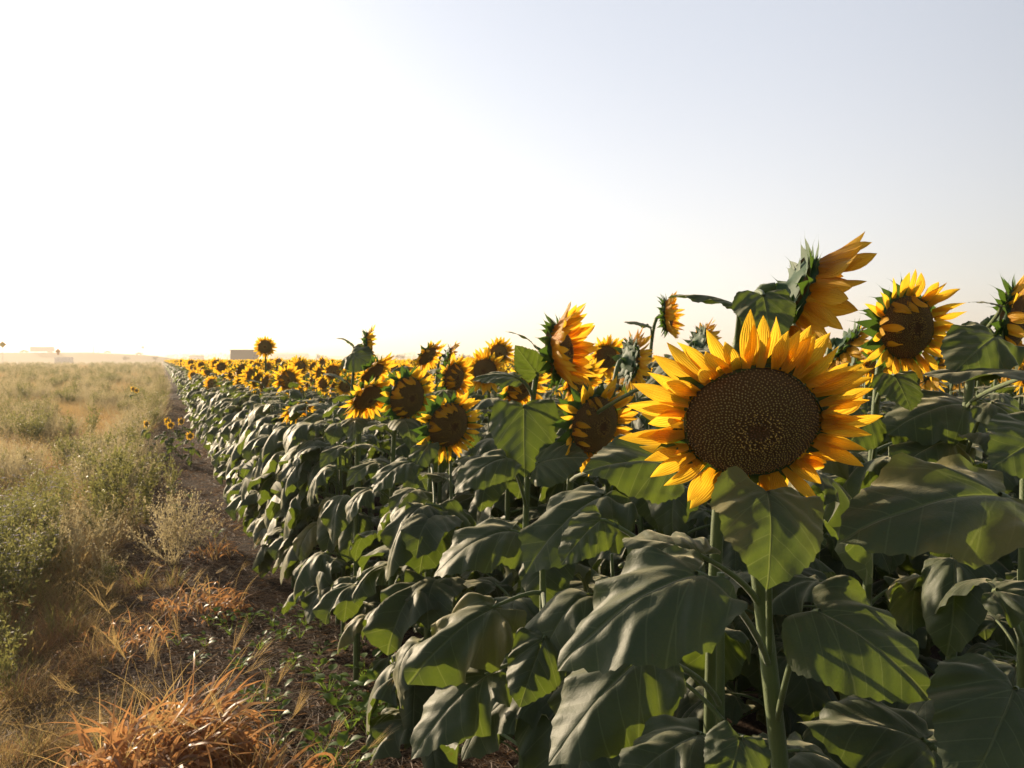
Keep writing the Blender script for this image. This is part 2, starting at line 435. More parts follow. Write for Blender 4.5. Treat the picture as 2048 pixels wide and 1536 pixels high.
HEADKIT = {}
def head_parts(Rd, seed, lod, cone, inward, fold_dir, PLf=1.05, drop=None, curl=0., n=None):
    key = (seed, lod)
    if lod and key in HEADKIT: return HEADKIT[key]
    nf = (1500, 260, 0)[lod]
    d = disc_mesh('seed_disc', Rd, nf, seed, .36, lod)
    c = calyx_mesh('flower_head', Rd, seed, lod)
    ps = petal_set(Rd, n or (46, 38, 14)[lod], Rd * PLf, seed, cone, lod, inward, fold_dir, drop, curl, wide=(1, 1, 1.9)[lod])
    mb = MB()
    for V, F, U in ps: mb.add(V, F, U)
    r = mb.mesh('petal_ring', [M['petal']])
    HEADKIT[key] = (c, d, r)
    return HEADKIT[key]

def frame_z(loc, F, up=Vector((0, 0, 1)), roll=0.):
    z = F.normalized(); x = up.cross(z)
    if x.length < .01: x = Vector((1, 0, 0))
    x.normalize(); y = z.cross(x)
    m = Matrix((x, y, z)).transposed().to_4x4() @ Matrix.Rotation(roll, 4, 'Z')
    m.translation = loc
    return m

# ------------------------------------------------------------------ hero sunflowers, each placed by itself
SUNF = 'sunflowers standing in the field rows'
taken = []
def stem_mesh(base, H, F, Rd, r0=.014, bend=.22, n=18, hairs=0):
    neck = H - F * Rd * .6
    hgt = neck.z
    side = Vector((neck.x - base.x, neck.y - base.y, 0))
    pts = hermite(base, Vector((side.x * .2, side.y * .2, hgt * 1.1)), neck, F * bend + Vector((0, 0, .02)), n)
    mb = MB(); m = len(pts)
    tube(mb, pts, [r0 * (1 - .42 * i / (m - 1)) * (1.12 if i > m - 3 else 1) for i in range(m)], 12, 0, True, .04)
    if hairs:
        hr = random.Random(hairs)
        for _ in range(1700):
            i = hr.uniform(m * .25, m - 1.01); k = int(i); p = pts[k].lerp(pts[k + 1], i - k); t = (pts[k + 1] - pts[k]).normalized()
            o = t.orthogonal().normalized(); o = Matrix.Rotation(hr.uniform(0, 6.283), 3, t) @ o; r = r0 * (1 - .42 * i / (m - 1)) * .97
            e = (o + t * hr.uniform(-.4, .4)).normalized() * hr.uniform(.002, .0045); w_ = t * .00022
            mb.add([p + o * r - w_, p + o * r + w_, p + o * r + e], [(0, 1, 2)])
    return mb.mesh('stem', [M['stem']]), pts
def hero(px, py, d, F, Rd, label, seed, base=None, cone=.35, inward=0., fold_dir=None, PLf=1.1, petals=False, lod=0, leaves=(), auto=8, drop=None, curl=0., zmax=None, n=None, bend=.22, r0=.014, zmin=.25, azc=None, spread=.25, wide=1.0):
    Hc = P(px, py, d); F = F.normalized()
    b = Vector((Hc.x - F.x * .12, Hc.y - F.y * .12, 0)) if base is None else Vector((base[0], base[1], 0))
    taken.append((b.x, b.y))
    root = ob('sunflower', None, loc=b); root.empty_display_size = .1
    tag(root, label, 'sunflower', SUNF)
    T = Matrix.Translation(-b)
    sm, pts = stem_mesh(Vector((0, 0, 0)), Hc - b, F, Rd, r0, bend, 18, seed if petals else 0)
    ob('stem', sm, root)
    if petals:
        c = calyx_mesh('flower_head', Rd, seed, 0); dm = disc_mesh('seed_disc', Rd, 1500, seed)
        ps = petal_set(Rd, n or 46, Rd * PLf, seed, cone, 0, inward, fold_dir, drop, curl, spread, wide)
    else:
        c, dm, rm = head_parts(Rd, 1000 + seed, lod, cone, inward, fold_dir, PLf, drop, curl, n)
    h = ob('flower_head', c, root, mat=frame_z(Hc - b, F) @ Matrix.Diagonal((1.09, .94, 1, 1)) if petals else frame_z(Hc - b, F))
    ob('seed_disc', dm, h)
    if petals:
        for V, Fc, U in ps: ob('petal', mk('petal', V, Fc, [M['petal']], U), h)
    else: ob('petal_ring', rm, h)
    for lf in leaves: hero_leaf(root, b, pts, **lf)
    rng = random.Random(seed * 7 + 1)
    zt = zmax or (Hc.z - .22)
    for i in range(auto):
        z = zmin + (zt - zmin) * (i + rng.uniform(0, .7)) / max(auto, 1)
        p = min(pts, key=lambda q: abs(q.z - z) + (0 if q.z <= zt + .1 else 9))
        K, Kt = (K_HI, K_HI_T) if d < 5 else (K_MD, K_MD_T)
        top = z > Hc.z - .30 and d > 1
        kk = rng.choice(Kt if top else K)
        az = (i * 2.4 + seed + rng.uniform(-.4, .4)) if azc is None else azc + rng.uniform(-1., 1.)
        s = rng.uniform(.8, 1.1) * (1 if z > .45 else .8)
        if top: az = math.atan2(-(-F.x * .6 + FWD.x * -1), -F.y * .6 + FWD.y * -1) + rng.uniform(-1.3, 1.3); s *= 1.15
        l = ob('leaf', kk[0], root, (p.x, p.y, z), (rng.uniform(-.12, .12), rng.uniform(-.12, .12), az), s)
        if kk[1]: ob('petiole', kk[1], l)
    return root
def hero_leaf(root, b, pts, J=None, T=None, n=(0, .3, -1), W=1.0, D=1.0, q=.7, cross=.6, fold=.07, at=None, seed=0, side=0., twist=0., lab=None, sc=1.0, nth=44, nr=14):
    """leaf whose junction and tip stand at given places; n = the way its top side looks"""
    j = P(*J) - b; t = P(*T) - b
    if isinstance(n, tuple): n = CD(*n)
    ch = (t - j); L0 = ch.length; c = ch.normalized()
    nz = (n - c * n.dot(c)).normalized()
    # chord of the drooping midrib in the leaf plane
    K = 60; y = z = 0
    for i in range(K):
        a = D * ((i + .5) / K) ** q; y += math.cos(a) / K; z -= math.sin(a) / K
    L = L0 / math.hypot(y, z) * sc; be = math.atan2(-z, y)
    d0 = (c * math.cos(be) + nz * math.sin(be)).normalized(); up = (nz * math.cos(be) - c * math.sin(be)).normalized()
    x = d0.cross(up)
    m = Matrix((x, d0, up)).transposed().to_4x4(); m.translation = j
    me = leaf_mesh('leaf_blade', L, W, D, q, cross, fold, nth, nr, seed, side, twist, base_lift=1.)
    o = ob('leaf', me, root, mat=m)
    zz = at if at is not None else j.z - .10
    s = min(pts, key=lambda p: abs(p.z - zz)); 
    pp = hermite(s, Vector(((j.x - s.x) * .6, (j.y - s.y) * .6, abs(j.z - s.z) + .06)), j, d0 * .06, 9)
    mi = m.inverted()
    ob('petiole', petiole_mesh('petiole', [mi @ p for p in pp], .0058, .0034, 8), o)
    if lab: o['label'] = lab
    return o
#HEROES
exec_heroes = True
BELOW = (0, .55, -.85)
mb_ = P(1568, 1500, 1.20)
hero(1504, 846, 1.20, CD(-.03, -.38, -1), .091, 'big sunflower nearest the camera, wide brown disc above a heart-shaped leaf', 1, base=(mb_.x + .085, mb_.y + .0),
     cone=.12, PLf=.93, petals=True, n=64, wide=.9, spread=.42, auto=4, zmax=.75, zmin=.35, drop=-PI / 2, r0=.017, leaves=[
    dict(J=(1537, 985, 1.13), T=(1536, 1180, 1.04), n=(0, .35, -1), W=1.18, D=.8, q=1.0, cross=.28, fold=.07, seed=5, at=.98),
    dict(J=(1392, 1146, 1.02), T=(1128, 1345, 1.00), n=(-.25, .9, -.55), W=1.0, D=1.15, q=.8, cross=.9, fold=.10, seed=6, at=.98),
    dict(J=(1640, 1221, 1.10), T=(1862, 1400, 1.04), n=(.05, .75, -.7), W=1.25, D=.8, q=.8, cross=.6, fold=.09, seed=7, at=.93),
    dict(J=(1400, 1110, 1.22), T=(1245, 1080, 1.30), n=(-.1, .95, -.4), W=1.3, D=.8, q=.8, cross=.9, fold=.10, seed=8, at=1.1),
    dict(J=(1480, 1478, 1.02), T=(1440, 1620, .98), n=(0, .7, -.7), W=1.1, D=.8, cross=.7, fold=.10, seed=9, at=.7),
])
hb = P(1470, 760, 1.62)
hero(1598, 594, 1.52, CD(.93, -.38, -.10), .078, 'tallest sunflower, seen from its green back against the sky above the big flower', 2, base=(hb.x - .02, hb.y + .05),
     cone=.95, PLf=1.2, wide=1.35, petals=True, n=44, auto=7, zmax=1.3, curl=-.15, bend=.45, r0=.016, leaves=[
    dict(J=(1527, 592, 1.42), T=(1538, 668, 1.38), n=(-.1, .25, -1), W=1.25, D=.5, cross=.35, fold=.05, seed=11, at=1.62, sc=1.25),
    dict(J=(1468, 608, 1.48), T=(1335, 596, 1.55), n=(0, 1, .06), W=.72, D=.7, cross=.9, fold=.05, seed=12, at=1.5),
])
hero(1815, 655, 2.0, CD(.42, -.12, -.95), .082, 'high sunflower right of the tallest one, petals folded across its round disc', 3, cone=.35, PLf=.9, petals=True, n=44,
     inward=.35, fold_dir=R(150), auto=12, zmax=1.32, azc=None, leaves=[
    dict(J=(1790, 752, 1.92), T=(1822, 822, 1.86), n=(0, .2, -1), W=1.3, D=.4, cross=.4, fold=.06, seed=13, at=1.38),
    dict(J=(1735, 830, 1.9), T=(1690, 905, 1.85), n=(-.2, .5, -.9), W=1.2, D=.6, cross=.5, fold=.06, seed=20, at=1.3),
    dict(J=(1770, 850, 1.9), T=(1850, 905, 1.85), n=(.1, .8, -.6), W=1.1, D=.8, cross=.7, fold=.08, seed=29, at=1.25)])
hero(2026, 642, 1.80, CD(.72, -.10, -.55), .072, 'side-on sunflower cut off by the right edge of the picture', 4, cone=.6, PLf=.9, petals=True, n=36, auto=11, zmax=1.35, leaves=[
    dict(J=(1998, 610, 1.70), T=(1935, 604, 1.74), n=(0, 1, -.1), W=.7, D=.5, cross=.5, fold=.05, seed=14),
    dict(J=(1990, 672, 1.62), T=(1895, 760, 1.58), n=(-.2, .5, -.85), W=1.1, D=.9, cross=.6, fold=.08, seed=15),
    dict(J=(1930, 806, 1.9), T=(1775, 872, 1.84), n=(-.1, .85, -.5), W=1.1, D=.9, cross=.8, fold=.09, seed=17, at=1.25),
    dict(J=(1985, 806, 1.7), T=(2075, 900, 1.62), n=(.1, .8, -.5), W=1.1, D=.9, cross=.7, fold=.08, seed=18, at=1.25),
    dict(J=(1900, 880, 1.85), T=(1790, 940, 1.8), n=(-.1, .85, -.5), W=1.2, D=.9, cross=.8, fold=.09, seed=19, at=1.2),
    dict(J=(2060, 745, 1.55), T=(1846, 757, 1.58), n=(0, 1, -.12), W=.9, D=.5, cross=.6, fold=.05, seed=16)])
hero(1122, 702, 2.30, CD(.90, .08, -.34), .078, 'tall pale yellow sunflower turned right, standing alone on a hairy stem near the centre', 5, cone=.95, PLf=1.15, wide=1.15, petals=True, n=54, auto=9, zmax=.9, r0=.012, leaves=[
    dict(J=(1048, 815, 2.18), T=(1050, 955, 2.12), n=(-.1, .3, -1), W=1.15, D=.55, cross=.45, fold=.05, seed=21, at=1.32),
    dict(J=(1072, 818, 2.25), T=(1140, 838, 2.22), n=(.1, .7, -.7), W=1.1, D=.6, cross=.5, fold=.05, seed=22, at=1.32),
    dict(J=(1072, 745, 2.28), T=(1030, 690, 2.22), n=(-.3, .2, -1), W=.85, D=.3, cross=.3, fold=.04, seed=23, at=1.44),
    dict(J=(1068, 690, 2.3), T=(1008, 663, 2.3), n=(0, 1, 0), W=.4, D=.9, cross=.4, fold=.04, seed=24, at=1.5),
    dict(J=(1030, 755, 2.2), T=(945, 760, 2.2), n=(-.1, .9, -.4), W=.9, D=.7, cross=.7, fold=.05, seed=25, at=1.38),
    dict(J=(1078, 925, 2.1), T=(1178, 915, 2.05), n=(.1, .7, -.8), W=1.3, D=.7, cross=.5, fold=.06, seed=26, at=1.18),
    dict(J=(1008, 915, 2.1), T=(905, 985, 2.05), n=(-.3, .75, -.6), W=1.0, D=.9, cross=.8, fold=.09, seed=27, at=1.1),
    dict(J=(1010, 1045, 2.0), T=(950, 1110, 1.95), n=(-.2, .7, -.8), W=1.3, D=.9, cross=.8, fold=.08, seed=28, at=1.0)])
hero(1190, 850, 2.15, CD(.66, -.16, -.74), .080, 'sunflower low between the pale tall one and the big one, petals over its disc', 6, cone=.35, PLf=.82, petals=True, n=44, inward=.5, fold_dir=R(165), auto=10, zmax=.95, leaves=[
    dict(J=(1328, 925, 1.55), T=(1166, 948, 1.50), n=(-.05, .75, -.75), W=1.15, D=.9, cross=.6, fold=.06, seed=31, at=1.15),
    dict(J=(1205, 990, 1.66), T=(1045, 1145, 1.58), n=(-.35, .75, -.6), W=1.1, D=1.0, cross=.9, fold=.12, seed=32, at=1.05),
    dict(J=(1425, 705, 1.75), T=(1282, 800, 1.7), n=(-.3, .9, -.4), W=1.2, D=1.0, cross=.8, fold=.09, seed=33, at=1.3)])
hero(897, 850, 2.75, CD(.70, -.18, -.66), .080, 'front sunflower of the left group, a row of petals bent over its disc', 8, cone=.3, PLf=.8, petals=True, n=42, inward=.75, fold_dir=R(165), auto=13, zmax=1.05, leaves=[
    dict(J=(868, 1012, 2.6), T=(838, 1150, 2.5), n=(0, .35, -1), W=1.3, D=.8, cross=.5, fold=.08, seed=41, at=1.1),
    dict(J=(810, 925, 2.6), T=(742, 985, 2.55), n=(-.3, .8, -.5), W=1.2, D=.9, cross=.7, fold=.08, seed=42, at=1.1),
    dict(J=(855, 890, 2.65), T=(822, 955, 2.6), n=(-.4, .3, -.9), W=.9, D=.6, cross=.5, fold=.08, seed=43, at=1.15)])
hero(815, 795, 3.15, CD(.68, -.15, -.70), .080, 'sunflower with a large bare brown disc, up and left behind the front one', 9, cone=.4, PLf=.8, lod=0, n=40, inward=.6, fold_dir=R(165), auto=16, zmax=1.28)
hero(735, 692, 5.2, CD(.97, .0, .16), .082, 'dark side-on sunflower rising above the row with a leaf arched over its back', 10, cone=.85, PLf=.85, lod=0, n=34, auto=13, leaves=[
    dict(J=(705, 690, 5.2), T=(671, 676, 5.2), n=(0, 1, -.2), W=.5, D=.9, cross=.5, fold=.05, seed=51),
    dict(J=(703, 708, 5.1), T=(745, 735, 5.0), n=(0, .4, -1), W=1.2, D=.5, cross=.4, fold=.05, seed=52)])
hero(1335, 632, 4.3, CD(.90, .03, -.32), .080, 'tall distant sunflower on the skyline left of the long horizontal leaf', 7, cone=.95, PLf=1.0, lod=0, n=50, auto=12, leaves=[
    dict(J=(1298, 652, 4.3), T=(1246, 646, 4.3), n=(0, 1, -.3), W=.8, D=.6, cross=.6, fold=.05, seed=53)])
hero(530, 694, 8.6, CD(.25, .0, -1), .068, 'round yellow sunflower standing clear of the row in front of the dark barn', 16, cone=.2, PLf=.95, lod=1, auto=13)
more = [
    (745, 748, 3.9, (.72, -.60, -.3), 'sunflower with a drooping face directly below the dark side-on one'),
    (735, 795, 3.6, (.6, -.65, -.5), 'sunflower nodding low under leaves left of the bare brown disc'),
    (908, 755, 4.1, (.72, -.15, -.62), 'sunflower with dark disc seen just above the front one of the left group'),
    (970, 742, 4.6, (-.25, .0, -1), 'sunflower facing slightly left behind a leaf, left of the pale tall one'),
    (998, 706, 6.2, (.3, -.2, -.9), 'small sunflower on the skyline just left of the pale tall one'),
    (855, 712, 5.0, (.6, -.55, -.3), 'sunflower hanging its face under a leaf, leftmost of the skyline cluster'),
    (895, 715, 5.6, (.75, -.35, .2), 'sunflower seen from its green back in the skyline cluster'),
    (575, 760, 6.3, (.55, -.1, -.8), 'sunflower with dark disc in the outermost row below and right of the dark barn'),
    (424, 767, 12., (.15, .0, -1), 'yellow sunflower facing the camera low at the left edge of the field'),
    (386, 750, 19., (.0, .0, -1), 'small round sunflower facing the camera, higher up the left edge of the field'),
    (1262, 722, 3.2, (.92, -.1, .35), 'sunflower showing its green back above the curled petals left of the big flower'),
    (1690, 695, 2.7, (.65, -.55, -.1), 'sunflower peeking out under the tall side-on flower, right of the big one'),
    (1400, 690, 3.9, (.9, -.25, .3), 'sunflower with spiky green calyx behind the long horizontal leaf'),
    (1160, 762, 3.7, (.5, -.5, -.6), 'sunflower mostly hidden behind the pale tall one'),
    (1212, 715, 4.6, (.4, -.2, -.9), 'small sunflower between the pale tall one and the green-backed one'),
    (1042, 775, 3.4, (.5, -.5, -.6), 'sunflower hidden behind the stem of the pale tall one'),
    (596, 818, 5.2, (.4, -.8, -.3), 'orange sunflower bowed among leaves in the side of the outermost row'),
]
for i, (px, py, d, f, lb) in enumerate(more):
    hero(px, py, d, CD(*f), .068 if d < 9 else .065, lb, 60 + i, cone=.4, PLf=1.1, lod=0 if d < 5 else 1, n=40, inward=.4 if f[2] < -.5 and abs(f[0]) > .4 else 0, fold_dir=R(165), auto=13, zmax=P(px, py, d).z - .06)

# upper leaves standing in front of the middle heads
# extra leaf-only plants in front: the big leaves at the lower right and centre
def leafy(base, H, label, leaves, seed, auto=4, cat='sunflower'):
    b = Vector((base[0], base[1], 0)); taken.append((b.x, b.y))
    root = ob('sunflower', None, loc=b); tag(root, label, cat, SUNF)
    mb = MB(); pts = hermite(Vector((0, 0, 0)), Vector((.02, 0, H)), Vector((.01, .02, H)), Vector((0, 0, H)), 14)
    tube(mb, pts, [.013 - .006 * i / 14 for i in range(15)], 10, 0, True, .04); ob('stem', mb.mesh('stem', [M['stem']]), root)
    for lf in leaves: hero_leaf(root, b, pts, **lf)
    rng = random.Random(seed)
    for i in range(auto):
        z = .3 + (H - .45) * (i + rng.random() * .6) / max(auto, 1); kk = rng.choice(K_HI)
        l = ob('leaf', kk[0], root, (0, 0, z), (rng.uniform(-.1, .1), rng.uniform(-.1, .1), i * 2.4 + seed), rng.uniform(.8, 1.05)); ob('petiole', kk[1], l)
    return root
def bxy(px, py, d): p = P(px, py, d); return (p.x, p.y)
leafy(bxy(2060, 1200, 1.32), 1.30, 'flowerless sunflower at the right edge with one very broad grey leaf', [
    dict(J=(2000, 988, 1.16), T=(1672, 1075, 1.14), n=(-.15, .85, -.55), W=1.0, D=.8, q=.8, cross=.7, fold=.09, seed=71, at=1.2),
    dict(J=(2090, 870, 1.3), T=(1985, 935, 1.25), n=(-.2, .5, -.9), W=1.2, D=.6, cross=.5, fold=.07, seed=72),
    dict(J=(1930, 950, 1.42), T=(1760, 1000, 1.45), n=(-.1, .95, -.3), W=1.2, D=.8, cross=.7, fold=.1, seed=73, at=1.2),
    dict(J=(1995, 1180, 1.2), T=(2150, 1240, 1.15), n=(.1, .8, -.6), W=1.1, D=.8, cross=.8, fold=.1, seed=74, at=1.0)], 71, 4)
leafy(bxy(2080, 1536, 1.10), 1.02, 'flowerless sunflower in the bottom right corner with a dark broad leaf', [
    dict(J=(2030, 1378, .98), T=(1925, 1600, .92), n=(-.1, .6, -.8), W=1.25, D=.7, cross=.5, fold=.07, seed=76, at=.85),
    dict(J=(1845, 1478, 1.12), T=(1598, 1455, 1.15), n=(-.1, .9, -.45), W=1.1, D=1.0, cross=1.0, fold=.14, seed=77, at=.8)], 76, 3)
leafy(bxy(1445, 1400, 1.42), 1.12, 'flowerless sunflower beside the thick stem of the big one, leaves hanging left', [
    dict(J=(1285, 1312, 1.22), T=(1112, 1530, 1.16), n=(-.35, .65, -.7), W=1.05, D=1.0, cross=.9, fold=.12, seed=81, at=.85),
    dict(J=(1395, 1468, 1.10), T=(1240, 1580, 1.05), n=(-.4, .8, -.5), W=1.3, D=.8, cross=.7, fold=.13, seed=82, at=.7),
    dict(J=(1200, 1040, 1.5), T=(1120, 1130, 1.48), n=(-.4, .5, -.8), W=1.0, D=.8, cross=.7, fold=.1, seed=83, at=1.05)], 81, 4)
leafy(bxy(1085, 1400, 1.90), 1.10, 'flowerless sunflower below the pale tall one, leaves hanging like folded cloth', [
    dict(J=(1088, 1278, 1.62), T=(1040, 1415, 1.56), n=(-.2, .35, -1), W=1.2, D=.9, cross=.9, fold=.13, seed=86, at=.95),
    dict(J=(985, 1215, 1.82), T=(828, 1372, 1.74), n=(-.45, .6, -.7), W=1.15, D=1.0, cross=.9, fold=.14, seed=87, at=.95),
    dict(J=(970, 1350, 1.75), T=(826, 1520, 1.68), n=(-.6, .5, -.7), W=.9, D=.9, cross=.9, fold=.14, seed=88, at=.75),
    dict(J=(1020, 1060, 1.9), T=(860, 1150, 1.85), n=(-.45, .7, -.6), W=1.0, D=1.1, cross=.9, fold=.12, seed=89, at=1.0)], 86, 4)

# ------------------------------------------------------------------ the field
rng = random.Random(4)
cand = []
row_x = lambda k: .87 + .76 * k
def face_az():          # most heads look away from the evening sun
    return SUN_AZ + PI + rng.gauss(0, .45) - .26
FARY = 230
for k in range(0, 260):
    x = row_x(k); y = .55
    while y < FARY:
        dd = math.hypot(x, y)
        sp = .25 if dd < 45 else (.42 if dd < 90 else .8)
        y += sp * rng.uniform(.85, 1.15)
        px, py, d = project((x, y, 1.2))
        if d < .4 or px > 2048 + 350 / max(d, .6) + 60 or px < -100: continue
        if dd > 90 and k % 2 and k > 2: continue
        if d > FARY: continue
        cand.append((x + rng.gauss(0, .03), y, k, d, px))
near = []; far = []
def score(c): return c[3] * (.55 if c[2] == 0 else 1.)
cand.sort(key=score)
nhero = len([o for o in COL.objects if o.name.startswith('sunflower')])
for c in cand:
    if any((c[0] - t[0]) ** 2 + (c[1] - t[1]) ** 2 < .16 ** 2 for t in taken): continue
    if c[3] < .9 and c[2] < 2: continue
    inview = -60 < c[4] < 2110
    if inview and len(near) < 300 - nhero: near.append(c)
    else: far.append(c)
# prototypes: stems and heads at a few heights; leaves are hung on each copy anew
protos = []
for i in range(8):
    Hh = (1.27, 1.32, 1.24, 1.36, 1.22, 1.30, 1.33, 1.26)[i]; tilt = (-.15, -.5, -.3, .0, -.75, -.2, -.4, -.6)[i]
    F = Vector((0, -math.cos(tilt), math.sin(tilt))); Hc = Vector((0, -.07, Hh)); Rd = .067
    sm, pts = stem_mesh(Vector((0, 0, 0)), Hc, F, Rd, .012, .22, 12)
    protos.append((sm, pts, Hc, F, [head_parts(Rd, 300 + i, l, .3 + .2 * (i % 3), .45 if i % 2 else 0., R((150, 30)[i % 2]), 1.02) for l in (1, 1, 2)]))
def leaves_for(rngl, n, z0, z1, wall):
    out = []
    for j in range(n):
        z = z0 + (z1 - z0) * (j + rngl.uniform(0, .8)) / n
        az = j * 2.4 + rngl.uniform(-.5, .5)
        if wall and rngl.random() < .55: az = PI / 2 + rngl.uniform(-.9, .9)      # towards the light, -X side
        top = z > z1 - .17
        out.append((z, az, top, rngl.uniform(.9, 1.25) * (.85 if z < .35 else 1) * (1.05 if z < .9 else .95)))
    return out
mb = MB(); tube(mb, [(0, 0, 0), (.01, 0, .5), (0, .01, .95), (0, .02, 1.2)], [.012, .010, .008, .004], 8); bare_stem = mb.mesh('stem', [M['stem']])
GROW0 = 'leafy sunflowers of the outermost row beside the dirt path'; GIN = 'sunflowers packed in the rows behind the outermost one'
for i, (x, y, k, d, px) in enumerate(near):
    pi_ = rng.randrange(8); sm, pts, Hc, F, hp = protos[pi_]
    headless = d < 3.4 or (d < 7.5 and k <= 2 and rng.random() < .8) or (d < 13 and rng.random() < .45)
    az = face_az()
    # root yaw: -Y rotated to heading (sin az, cos az)
    yaw = PI - az
    sc = rng.uniform(.95, 1.06) * (.88 if d < 2.6 else 1) * (1.09 if px > 1250 and d > 3.5 else 1)
    root = ob('sunflower', None, loc=(x, y, 0), rot=(0, 0, yaw), sc=sc)
    if headless: tag(root, 'flowerless sunflower of the foreground rows, only its broad grey-green leaves showing', 'sunflower', 'flowerless sunflowers filling the foreground rows')
    elif k == 0: tag(root, 'sunflower of the outermost row beside the dirt path, its leaves hanging as a wall', 'sunflower', GROW0)
    else: tag(root, 'sunflower packed in the rows behind the outermost one, head level with its neighbours', 'sunflower', GIN)
    if headless:
        zz = min(1.28, Hc.z)
        ob('stem', bare_stem, root)
    else:
        ob('stem', sm, root)
        h = ob('flower_head', hp[0][0], root, mat=frame_z(Hc, F)); ob('seed_disc', hp[0][1], h); ob('petal_ring', hp[0][2], h)
    hi = d < 4.5
    K, Kt = (K_HI, K_HI_T) if hi else (K_MD, K_MD_T)
    n = 18 if (k == 0 or hi) else 11
    for z, a, top, s in leaves_for(rng, n, .20 if k == 0 or hi else .6, 1.22, k == 0):
        kk = rng.choice(Kt if top else K)
        l = ob('leaf', kk[0], root, (0, 0, z), (rng.uniform(-.15, .15), rng.uniform(-.15, .15), a - yaw), s)
        if kk[1] and hi: ob('petiole', kk[1], l)

# the rest of the field: whole-plant meshes instanced as one object
def add_mesh(mb, me, mat4, mats):
    vs = [mat4 @ v.co for v in me.vertices]; uvl = me.uv_layers[0].data if me.uv_layers else None
    U = [(0, 0)] * len(vs)
    if uvl:
        for l, u in zip(me.loops, uvl): U[l.vertex_index] = tuple(u.uv)
    o = len(mb.V); mb.V.extend([tuple(v) for v in vs]); mb.U.extend(U)
    for p in me.polygons:
        mb.F.append(tuple(v + o for v in p.vertices)); mb.I.append(mats.index(me.materials[p.material_index]))
MATS = [M['leaf'], M['stem'], M['petal'], M['disc'], M['bract']]
def joined(i, lod):
    sm, pts, Hc, F, hp = protos[i]; mb = MB(); rl = random.Random(50 + i)
    mb2 = MB(); tube(mb2, [pts[j] for j in (0, 4, 8, 10, 12)], [.011, .01, .008, .007, .008], 5); add_mesh(mb, mb2.mesh('s', [M['stem']]), Matrix.Identity(4), MATS)
    fr = frame_z(Hc, F)
    hh = hp[1] if lod == 0 else hp[2]
    for me in hh: add_mesh(mb, me, fr, MATS)
    K, Kt = (K_MD, K_MD_T) if lod == 0 else (K_LO, K_LO_T)
    for z, a, top, s in leaves_for(rl, 14 if lod == 0 else 10, .25 if lod == 0 else .5, 1.22, False):
        kk = rl.choice(Kt if top else K)
        m = Matrix.Translation((0, 0, z)) @ Euler((rl.uniform(-.15, .15), rl.uniform(-.15, .15), a)).to_matrix().to_4x4() @ Matrix.Scale(s, 4)
        add_mesh(mb, kk[0], m, MATS)
    return mb.mesh('field_sunflower', MATS)
def source(name, meshes):
    c = bpy.data.collections.new(name)
    for i, me in enumerate(meshes):
        o = bpy.data.objects.new('%s_%02d' % (name, i), me); c.objects.link(o)
    return c
def scatter(name, pts, rots, scs, idx, coll):
    me = bpy.data.meshes.new(name); me.from_pydata([tuple(p) for p in pts], [], [])
    a = me.attributes.new('rot', 'FLOAT_VECTOR', 'POINT'); a.data.foreach_set('vector', np.array(rots, dtype=np.float32).ravel())
    a = me.attributes.new('scl', 'FLOAT', 'POINT'); a.data.foreach_set('value', np.array(scs, dtype=np.float32))
    a = me.attributes.new('idx', 'INT', 'POINT'); a.data.foreach_set('value', np.array(idx, dtype=np.int32))
    o = bpy.data.objects.new(name, me); COL.objects.link(o)
    g = bpy.data.node_groups.new(name, 'GeometryNodeTree')
    g.interface.new_socket('Geometry', in_out='INPUT', socket_type='NodeSocketGeometry'); g.interface.new_socket('Geometry', in_out='OUTPUT', socket_type='NodeSocketGeometry')
    N = g.nodes; L = g.links
    gi = N.new('NodeGroupInput'); go = N.new('NodeGroupOutput'); ip = N.new('GeometryNodeInstanceOnPoints'); ci = N.new('GeometryNodeCollectionInfo')
    ci.inputs['Collection'].default_value = coll; ci.inputs['Separate Children'].default_value = True; ci.inputs['Reset Children'].default_value = True
    ip.inputs['Pick Instance'].default_value = True
    def na(nm, ty):
        x = N.new('GeometryNodeInputNamedAttribute'); x.data_type = ty; x.inputs['Name'].default_value = nm
        return x.outputs['Attribute']
    L.new(gi.outputs[0], ip.inputs['Points']); L.new(ci.outputs[0], ip.inputs['Instance']); L.new(na('idx', 'INT'), ip.inputs['Instance Index'])
    L.new(na('rot', 'FLOAT_VECTOR'), ip.inputs['Rotation']); L.new(na('scl', 'FLOAT'), ip.inputs['Scale']); L.new(ip.outputs[0], go.inputs[0])
    md = o.modifiers.new('scatter', 'NODES'); md.node_group = g
    return o
cA = source('whole_plant', [joined(i, 0) for i in range(8)] + [joined(i, 1) for i in range(8)])
pp, rr, ss, ii = [], [], [], []
for x, y, k, d, px in far:
    lo = d > 26
    pp.append((x, y, 0)); az = face_az(); rr.append((0, 0, PI - az)); ss.append(rng.uniform(.95, 1.07) * (1.0 if d > 3 else .8)); ii.append(rng.randrange(8) + (8 if lo else 0))
tag(scatter('sunflower_field', pp, rr, ss, ii, cA), 'dense sunflower field running to the horizon behind the nearest plants', 'sunflower field', kind='stuff')
